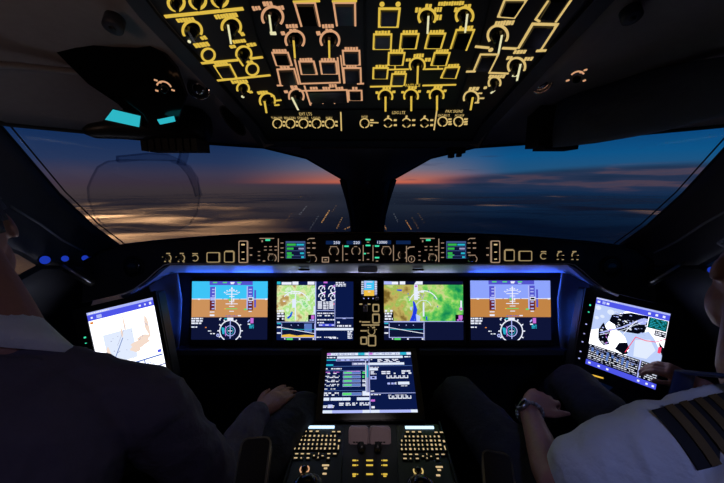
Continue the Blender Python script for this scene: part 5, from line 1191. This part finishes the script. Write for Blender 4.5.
# right hand unit under its soft cover
t = thing('head_up_display', 'dark head-up display under a soft wrinkled cover on the right ceiling', 'head-up display', None)
body = []
for px, y0, y1, d in ((547, 112, 146, .97), (556, 98, 147, .94), (575, 92, 145.5, .90), (600, 86, 142.5, .86), (630, 76, 137.5, .81), (662, 68, 131.5, .76), (694, 62, 123.5, .71), (730, 57, 115, .66), (775, 52, 104, .60), (800, 60, 92, .57)):
    hh = (y1 - y0) / 2 * d / F_; body.append((P(px, (y0 + y1) / 2, d), UP * hh, FW * max(.02, hh * .7)))
cover = mat('soft_cover', rgb(84, 96, 122), .65, bump=1.0, bscale=14)
MB(cover).rings(body, 24).build('cover', t, fix=True)
mb = MB(M['rubber']); a = P(546, 132, .97); mb.box(a.x - .035, a.x + .012, a.y - .03, a.y + .05, a.z - .045, a.z + .07); mb.box(a.x - .01, a.x + .09, a.y - .02, a.y + .05, a.z - .052, a.z - .03); mb.build('bracket', t)
knoblegend(577, 76, .70, t, -1, 'peach')

# ------------------------------------------------------------------ fittings on the side walls
for s in (0, 1):
    f = (lambda p: mir(p)) if s else (lambda p: p)
    t = thing('grab_handle', 'slim metal edged grab handle on the %s side wall beside the %s' % (('right', 'right tablet') if s else ('left', 'blue lamps')), 'handle', None)
    pts = [P(58, 262, 1.10), P(64, 266, 1.08), P(78, 275, 1.10), P(90, 282, 1.13), P(93, 281, 1.15)]
    MB(M['metal']).tube([f(p) for p in pts], .0045, 10).build('rail', t)
    MB(M['rubber']).tube([f(p + Vector((-.012, .02, -.008))) for p in pts[1:]], .016, 10).build('recess', t)
    struct(MB(M['shell']).tube([f(p) for p in PL([(10, 206, .90), (40, 224, 1.0), (62, 240, 1.10), (86, 253, 1.2)])], .0035, 8).build('trim_%d' % (11 + s)))
for k, (px, py, d, r, lb) in enumerate(((45, 260, 1.0, .013, 'blue glowing lamp on the left wall, nearest the side window'), (65, 258.6, 1.08, .010, 'blue glowing lamp on the left wall, middle of the three'), (85, 258, 1.17, .010, 'blue glowing lamp on the left wall, nearest the glareshield'), (712, 270, .86, .009, 'blue glowing lamp on the right side wall beside the pilot head'))):
    t = thing('wall_lamp', lb, 'lamp', lookframe(P(px, py, d)), 'blue lamps on the side walls')
    MB(M['rubber']).lathe(0, 0, [(r * 1.3, -.03), (r * 1.3, -.002), (r, 0)], 20).build('rim', t)
    MB(M['bluelamp']).lathe(0, 0, [(r, -.001), (r * .9, .003), (r * .5, .006)], 20).build('lens', t)

# ------------------------------------------------------------------ seats
def seat(x, label, sg):
    t = thing('pilot_seat', label, 'seat', at((x, 0, 0)))
    mb = MB(M['seat']); mb.rrect(-.24, .24, -.02, .44, .06, .32, .40); mb.build('cushion', t)
    mb = MB(M['seat']); mb.rings([((0, -.03 - .16 * k, .44 + .62 * k), Vector((.23 - .05 * k, 0, 0)), Vector((0, .065, .02))) for k in [i / 6 for i in range(7)]], 24); mb.build('backrest', t)
    mb = MB(M['seat']); mb.rings([((0, -.15 - .03 * k, 1.09 + .17 * k), Vector((.13, 0, 0)), Vector((0, .045, .01))) for k in [0, .3, .7, 1]], 20); mb.build('headrest', t)
    MB(M['darkplastic']).prism([(-.2, 0), (.2, 0), (.2, .40), (-.2, .40)], .25, .32).build('pan', t)
    MB(M['darkplastic']).prism([(-.13, .06), (.13, .06), (.13, .36), (-.13, .36)], 0, .25).build('base', t)
    return t
sL = seat(-.57, 'dark leather seat carrying the left pilot in the navy jacket', 1)
sR = seat(.66, 'dark leather seat carrying the right pilot in the white shirt', -1)
def armrest(par, a, b, wd, label=None):
    """a flat pad from the back a to the front end b, with a fine metal rim"""
    iv = par.matrix_world.inverted()
    par_loc = par.location if hasattr(par, 'location') else Vector()
    a = a - Vector(par_loc); b = b - Vector(par_loc); y = (b - a).normalized(); x = y.cross(Vector((0, 0, 1))).normalized(); z = x.cross(y); L = (b - a).length
    m = Matrix((x, y, z)).transposed().to_4x4(); m.translation = a
    mb = MB(M['seat']); mb.rrect(-wd / 2, wd / 2, 0, L, .014, -.035, .0); mb.v = [m @ v for v in mb.v]; o = mb.build('armrest', par)
    mb = MB(M['metal']); mb.stroke(rr(-wd / 2, wd / 2, 0, L, .014), .0035, -.004, .002, True); mb.v = [m @ v for v in mb.v]; mb.build('rim', o)
armrest(sL, P(243, 525, .60), P(257, 438, .72), .062)
armrest(sR, P(505, 530, .58), P(496, 452.5, .71), .058)


# ------------------------------------------------------------------ the two pilots
def hand(mb, wrist, fwd, back, thumb, curl=.35, sz=1.0):
    """palm, four bent fingers of unequal length and a thumb leaving the side of the palm"""
    fwd = fwd.normalized(); back = (back - fwd * back.dot(fwd)).normalized(); sd = fwd.cross(back).normalized()
    if sd.dot(thumb) < 0: sd = -sd
    mb.rings([(wrist + fwd * (.0 + .09 * k) * sz, sd * (.028 + .013 * min(1, k * 1.6)) * sz, back * (.020 - .006 * k) * sz) for k in [i / 5 for i in range(6)]], 16)
    for off, L, c in ((.030, .072, 0), (.010, .082, .02), (-.010, .076, .03), (-.029, .060, .06)):
        b = wrist + fwd * .082 * sz + sd * off * sz; d = (fwd + sd * off * 2.2).normalized(); pts = [b - d * .02 * sz, b]; p = b; an = curl * .6 + c
        for seg in (.45, .31, .24):
            dd = d * math.cos(an) - back * math.sin(an); p = p + dd * L * seg * sz; pts.append(p); an += curl + c
        mb.limb(pts, [.0095 * sz, .0095 * sz, .0085 * sz, .0078 * sz, .0066 * sz], 10, sub=3)
    b = wrist + fwd * .028 * sz + sd * .026 * sz; d = (fwd * .75 + sd * .62 - back * .18).normalized()
    mb.limb([b - d * .012 * sz, b + d * .03 * sz, b + (d * .050 + fwd * .012) * sz, b + (d * .064 + fwd * .030 - back * .008) * sz], [.013 * sz, .0115 * sz, .0095 * sz, .007 * sz], 10, sub=3)
def head(mb, c, fwd, up):
    fwd = fwd.normalized(); up = (up - fwd * up.dot(fwd)).normalized(); sd = fwd.cross(up)
    ax = (sd, fwd, up)
    mb.ball(c + up * .02 - fwd * .008, (.076, .096, .098), 14, ax=ax)
    mb.ball(c + fwd * .030 - up * .050, (.058, .062, .070), 12, ax=ax)
    mb.ball(c + fwd * .052 - up * .094, (.030, .028, .022), 8, ax=ax)
    mb.limb([c + fwd * .088 + up * .010, c + fwd * .108 - up * .026], [.009, .014], 10)
    mb.limb([c + fwd * .090 - up * .056 - sd * .018, c + fwd * .096 - up * .056, c + fwd * .090 - up * .056 + sd * .018], [.006, .008, .006], 8)
    for s in (1, -1):
        mb.ball(c + sd * .078 * s - fwd * .006 - up * .004, (.010, .020, .032), 8, ax=ax)
        mb.limb([c + fwd * .086 + up * .026 + sd * .016 * s, c + fwd * .078 + up * .026 + sd * .046 * s], [.008, .007], 8)
    return ax
def hair(c, ax, parent):
    mb = MB(M['hair']); c2 = c + ax[2] * .024 - ax[1] * .010; mb.ball(c2, (.082, .103, .105), 16, ax=ax)
    keep = []
    for f in mb.f:
        m_ = sum((mb.v[i] for i in f), Vector()) / len(f) - c2; u_, f_ = m_.dot(ax[2]) / .105, m_.dot(ax[1]) / .103
        keep.append(u_ > .30 + .38 * f_ * (1 if f_ > 0 else 2.6))
    mb.fm = [m for m, k in zip(mb.fm, keep) if k]; mb.smooth = [m for m, k in zip(mb.smooth, keep) if k]; mb.f = [m for m, k in zip(mb.f, keep) if k]
    o = mb.build('hair', parent, fix=True); md = o.modifiers.new('thick', 'SOLIDIFY'); md.thickness = .026; md.offset = 0; return o
def person(label, J, cloth, sleeve, hands, headp, neck, look, group=None):
    t = thing('person', label, 'person', None)
    pel, wai, che, sho = J['pelvis'], J['waist'], J['chest'], J['shoulders']
    spine = (sho - pel).normalized(); side = (J['rs'] - J['ls']).normalized(); frontv = Vector((0, 0, 1)).cross(side); 
    if frontv.y < 0: frontv = -frontv
    def trunk(mb, g, top=True):
        dp = side.cross(spine).normalized()
        R_ = [(pel - spine * .05, .155, .115), (pel + spine * .03, .178, .132), (wai, .160, .118), (che, .180, .128), (che.lerp(sho, .55), .192, .118), (sho, .150, .085), (sho.lerp(neck, .5), .092, .068)]
        mb.rings([(c, side * (a + g), dp * (b + g)) for c, a, b in R_], 28)
    # body: one continuous skin
    mb = MB(M['skin']); trunk(mb, -.012)
    mb.limb([sho - spine * .02, neck, headp - (headp - neck).normalized() * .05], [.062, .056, .052], 16)
    ax = head(mb, headp, look, (headp - neck))
    for k in ('r', 'l'):
        mb.limb([J[k + 's'], J[k + 'e'], J[k + 'w']], [.046, .040, .027], 14); mb.limb([J[k + 's'], sho], [.05, .06], 12)
        hd = hands[k]; hand(mb, J[k + 'w'], hd[0], hd[1], hd[2], hd[3])
        mb.limb([J[k + 'h'], J[k + 'k'], J[k + 'a']], [.07, .052, .036], 14); mb.limb([J[k + 'h'], pel], [.075, .08], 12)
        ft = J[k + 'a']; mb.limb([ft + Vector((0, -.03, -.02)), ft + Vector((0, .16, -.05))], [.036, .028], 10)
    b = link('body', solidremesh(mb, .0055, 3), t, M['skin'])
    hair(headp, ax, t)
    mb = MB(M['gloss'])
    for s in (1, -1):
        e_ = headp + ax[1] * .082 + ax[2] * .012 + ax[0] * .031 * s
        MB(M['shirt']).ball(e_, .0115, 8).build('eye', t)
    # garment for the trunk and sleeves
    mb = MB(cloth); trunk(mb, .014)
    for k in ('r', 'l'):
        S_, E_, W_2 = J[k + 's'], J[k + 'e'], J[k + 'w']
        mb.limb([sho + (S_ - sho) * .2, S_], [.072, .070], 16)
        if sleeve == 'long': mb.limb([S_, S_.lerp(E_, .5), E_, E_.lerp(W_2, .5), W_2.lerp(E_, .06)], [.068, .062, .056, .048, .040], 18)
        else: mb.limb([S_, S_.lerp(E_, .35), S_.lerp(E_, .74)], [.074, .074, .066], 18)
    g = link('jacket' if sleeve == 'long' else 'shirt', folds(solidremesh(mb, .007, 4), .009 if sleeve == 'short' else .006, 13, (1.5, .8, .8)), t, cloth)
    if sleeve == 'long':
        mb = MB(M['shirt']); n_ = (headp - neck).normalized(); u_ = side; v_ = n_.cross(u_)
        mb.rings([(neck - n_ * .034, u_ * .112, v_ * .092), (neck + n_ * .008, u_ * .092, v_ * .082), (neck + n_ * .056, u_ * .074, v_ * .072), (neck + n_ * .060, u_ * .066, v_ * .064)], 24); mb.build('collar', t, fix=True)
    mb = MB(M['trousers'])
    mb.rings([(pel + spine * k, side * a, side.cross(spine) * b_) for k, a, b_ in ((-.08, .15, .12), (-.03, .19, .148), (.05, .19, .148), (.09, .18, .138))], 24)
    for k in ('r', 'l'):
        mb.limb([J[k + 'h'], J[k + 'h'].lerp(J[k + 'k'], .5), J[k + 'k'], J[k + 'k'].lerp(J[k + 'a'], .5), J[k + 'a'].lerp(J[k + 'k'], .1)], [.088, .084, .068, .060, .054], 18)
    link('trousers', folds(solidremesh(mb, .008, 4), .005), t, M['trousers'])
    for k in ('r', 'l'):
        ft = J[k + 'a']; mb = MB(M['gloss']); mb.limb([ft + Vector((0, -.03, -.035)), ft + Vector((0, .05, -.040)), ft + Vector((0, .19, -.058))], [.045, .046, .034], 12); mb.build('shoe', t)
    return t, ax
V3 = Vector
ps_n = P(4, 334, .58)
JL = {'pelvis': V3((-.57, .24, .53)), 'waist': V3((-.575, .31, .69)), 'chest': V3((-.59, .42, .86)), 'shoulders': V3((-.605, .50, .965)),
      'rs': P(146, 408, .605), 'ls': V3((-.80, .50, .94)), 're': P(218, 484, .74), 'rw': P(258, 414, .97), 'le': V3((-.86, .62, .70)), 'lw': V3((-.80, .84, .66)),
      'rh': V3((-.47, .28, .52)), 'rk': P(304, 412, 1.07), 'ra': V3((-.20, 1.28, .11)), 'lh': V3((-.67, .28, .52)), 'lk': V3((-.78, .76, .58)), 'la': V3((-.76, 1.15, .11))}
hl = {'r': (P(284, 392, 1.06) - P(258, 414, .97), UP - FW * .3, -RX, .22), 'l': (V3((.1, 1, -.1)), V3((0, 0, 1)), RX, .3)}
pL, axL = person('pilot at left in a navy jacket and white collar, right hand resting on the knee', JL, M['jacket'], 'long', hl, P(-46, 238, .63), ps_n, V3((-.75, .8, -.12)))
pr_n = P(757, 372, .62)
JR = {'pelvis': V3((.68, .24, .53)), 'waist': V3((.69, .31, .67)), 'chest': V3((.715, .42, .80)), 'shoulders': V3((.735, .50, .885)),
      'ls': P(676, 446, .58), 'rs': V3((.93, .50, .88)), 'le': P(556, 486, .66), 'lw': P(529, 411, .90), 're': V3((.98, .66, .70)), 'rw': P(704, 388, .97),
      'lh': V3((.58, .28, .52)), 'lk': P(458, 396, 1.09), 'la': V3((.27, 1.30, .11)), 'rh': V3((.79, .28, .52)), 'rk': P(572, 384, 1.12), 'ra': V3((.78, 1.36, .11))}
hr = {'l': (P(552, 388, .99) - P(529, 411, .90), UP - FW * .5 - RX * .2, RX, .55), 'r': (P(664, 368, 1.03) - P(704, 388, .97), UP - FW * .4, -RX, .5)}
pR, axR = person('pilot at right in a white short sleeved shirt with striped epaulette and wristwatch', JR, M['shirt'], 'short', hr, P(762, 282, .70), pr_n, V3((.35, 1, -.40)))
sdv = (JR['rs'] - JR['ls']).normalized(); fv = Vector((0, 0, 1)).cross(sdv); fv = fv if fv.y > 0 else -fv
st = [sR.location + Vector((-.10, -.19, 1.02)), JR['shoulders'] - sdv * .085 - fv * .075 + Vector((0, 0, .075)), JR['shoulders'] - sdv * .088 + Vector((0, 0, .098)), JR['shoulders'] - sdv * .092 + fv * .085 + Vector((0, 0, .055)), JR['chest'] - sdv * .094 + fv * .150 + Vector((0, 0, .06)), JR['chest'] - sdv * .08 + fv * .175 + Vector((0, 0, -.04)), JR['waist'] - sdv * .05 + fv * .165]
MB(M['strap']).tube([p - sR.location for p in st], .024, 10, flat=.22).build('harness_strap', sR)
# epaulette with four braid stripes on the near shoulder
ls, sh_ = JR['ls'], JR['shoulders']
ey = (sh_ - ls).normalized(); nn = (UP * .75 - FW * .66); nn = (nn - ey * nn.dot(ey)).normalized(); ex = ey.cross(nn)
m = Matrix((ex, ey, nn)).transposed().to_4x4(); m.translation = ls + nn * .082 - ey * .03
mb = MB(M['epaulette'])
def curve_board(mb, x0, x1, y0, y1, z, th, mt):
    vs = []; n = 8
    for k in range(n + 1):
        x = x0 + (x1 - x0) * k / n; zz = z - 3.4 * x * x
        for y in (y0, y1):
            for dz in (0, th): vs.append(m @ Vector((x, y, zz + dz - .55 * max(0, .03 - y) ** 1.2)))
    fs = []
    for k in range(n):
        a = 4 * k; fs += [(a + 1, a + 3, a + 7, a + 5), (a, a + 4, a + 6, a + 2), (a, a + 1, a + 5, a + 4), (a + 2, a + 6, a + 7, a + 3)]
    fs += [(0, 2, 3, 1), (4 * n, 4 * n + 1, 4 * n + 3, 4 * n + 2)]
    mb.add(vs, fs, m=mt)
curve_board(mb, -.045, .045, .0, .145, 0, .005, M['epaulette']); ep = mb.build('epaulette', pR, fix=True)
for k in range(4):
    mb = MB(M['gold']); curve_board(mb, -.045, .045, .018 + .024 * k, .031 + .024 * k, .0048, .0015, M['gold']); mb.build('braid_stripe', ep, fix=True)
# wristwatch
wv = (JR['lw'] - JR['le']).normalized(); wc = JR['lw'] - wv * .012; a_ = wv.cross(Vector((0, 0, 1))).normalized(); b_ = wv.cross(a_)
mb = MB(M['metal'])
for k in range(22):
    an = 2 * PI * k / 22; c_ = wc + (a_ * math.cos(an) + b_ * math.sin(an)) * .032; mb.ball(c_, .0058, 6)
wt_ = mb.build('wristwatch', pR, fix=True)
dirw = (CAM - wc); dirw = (dirw - wv * dirw.dot(wv)).normalized(); dirw = (dirw - RX * .5).normalized(); dirw = (dirw - wv * dirw.dot(wv)).normalized()
f_ = Matrix((wv.cross(dirw), wv, dirw)).transposed().to_4x4(); f_.translation = wc + dirw * .033
mb = MB(M['metal']); mb.lathe(0, 0, [(.018, -.006), (.019, .003), (.016, .006)], 24); mb.v = [f_ @ v for v in mb.v]; o = mb.build('watch_case', wt_)
mb = MB(M['gloss']); mb.lathe(0, 0, [(.0155, .005), (.015, .0068)], 24); mb.v = [f_ @ v for v in mb.v]; mb.build('dial', wt_)

# ------------------------------------------------------------------ cabin lamp, then added fill spots
def point(name, p, power, col, r=.03):
    ld = bpy.data.lights.new(name, 'POINT'); ld.energy = power; ld.color = col; ld.shadow_soft_size = r
    lo = bpy.data.objects.new(name, ld); COL.objects.link(lo); lo.location = p; return lo
def spot(name, p, tgt, power, col, ang, r=.02):
    ld = bpy.data.lights.new(name, 'SPOT'); ld.energy = power; ld.color = col; ld.spot_size = math.radians(ang); ld.spot_blend = .6; ld.shadow_soft_size = r
    lo = bpy.data.objects.new(name, ld); COL.objects.link(lo); p = Vector(p); lo.location = p; lo.rotation_euler = (tgt - p).to_track_quat('-Z', 'Y').to_euler(); return lo
point('rear_cabin_lamp', (-.35, -.5, 1.2), .28, (1, .50, .32), .08)
spot('right_seat_fill', (.25, -.15, 1.52), P(668, 448, .56), 6.5, (.36, .44, 1.0), 34, .05)  # added blue fill for the white shirt
spot('left_seat_fill', (-.12, -.1, 1.55), P(80, 362, .61), 1.8, (.54, .55, 1.0), 52, .05)  # added cool fill for the left pilot's shoulder and collar
spot('left_ceiling_fill', (-.50, .02, 1.36), P(30, 45, .70), 1.3, (1, .62, .46), 64, .04)  # added warm fill that browns the left ceiling
spot('lever_fill', (CX, .35, 1.58), P(369, 437, .93), 8.5, (1, .84, .90), 11)  # added narrow fill brightening only the thrust lever grips
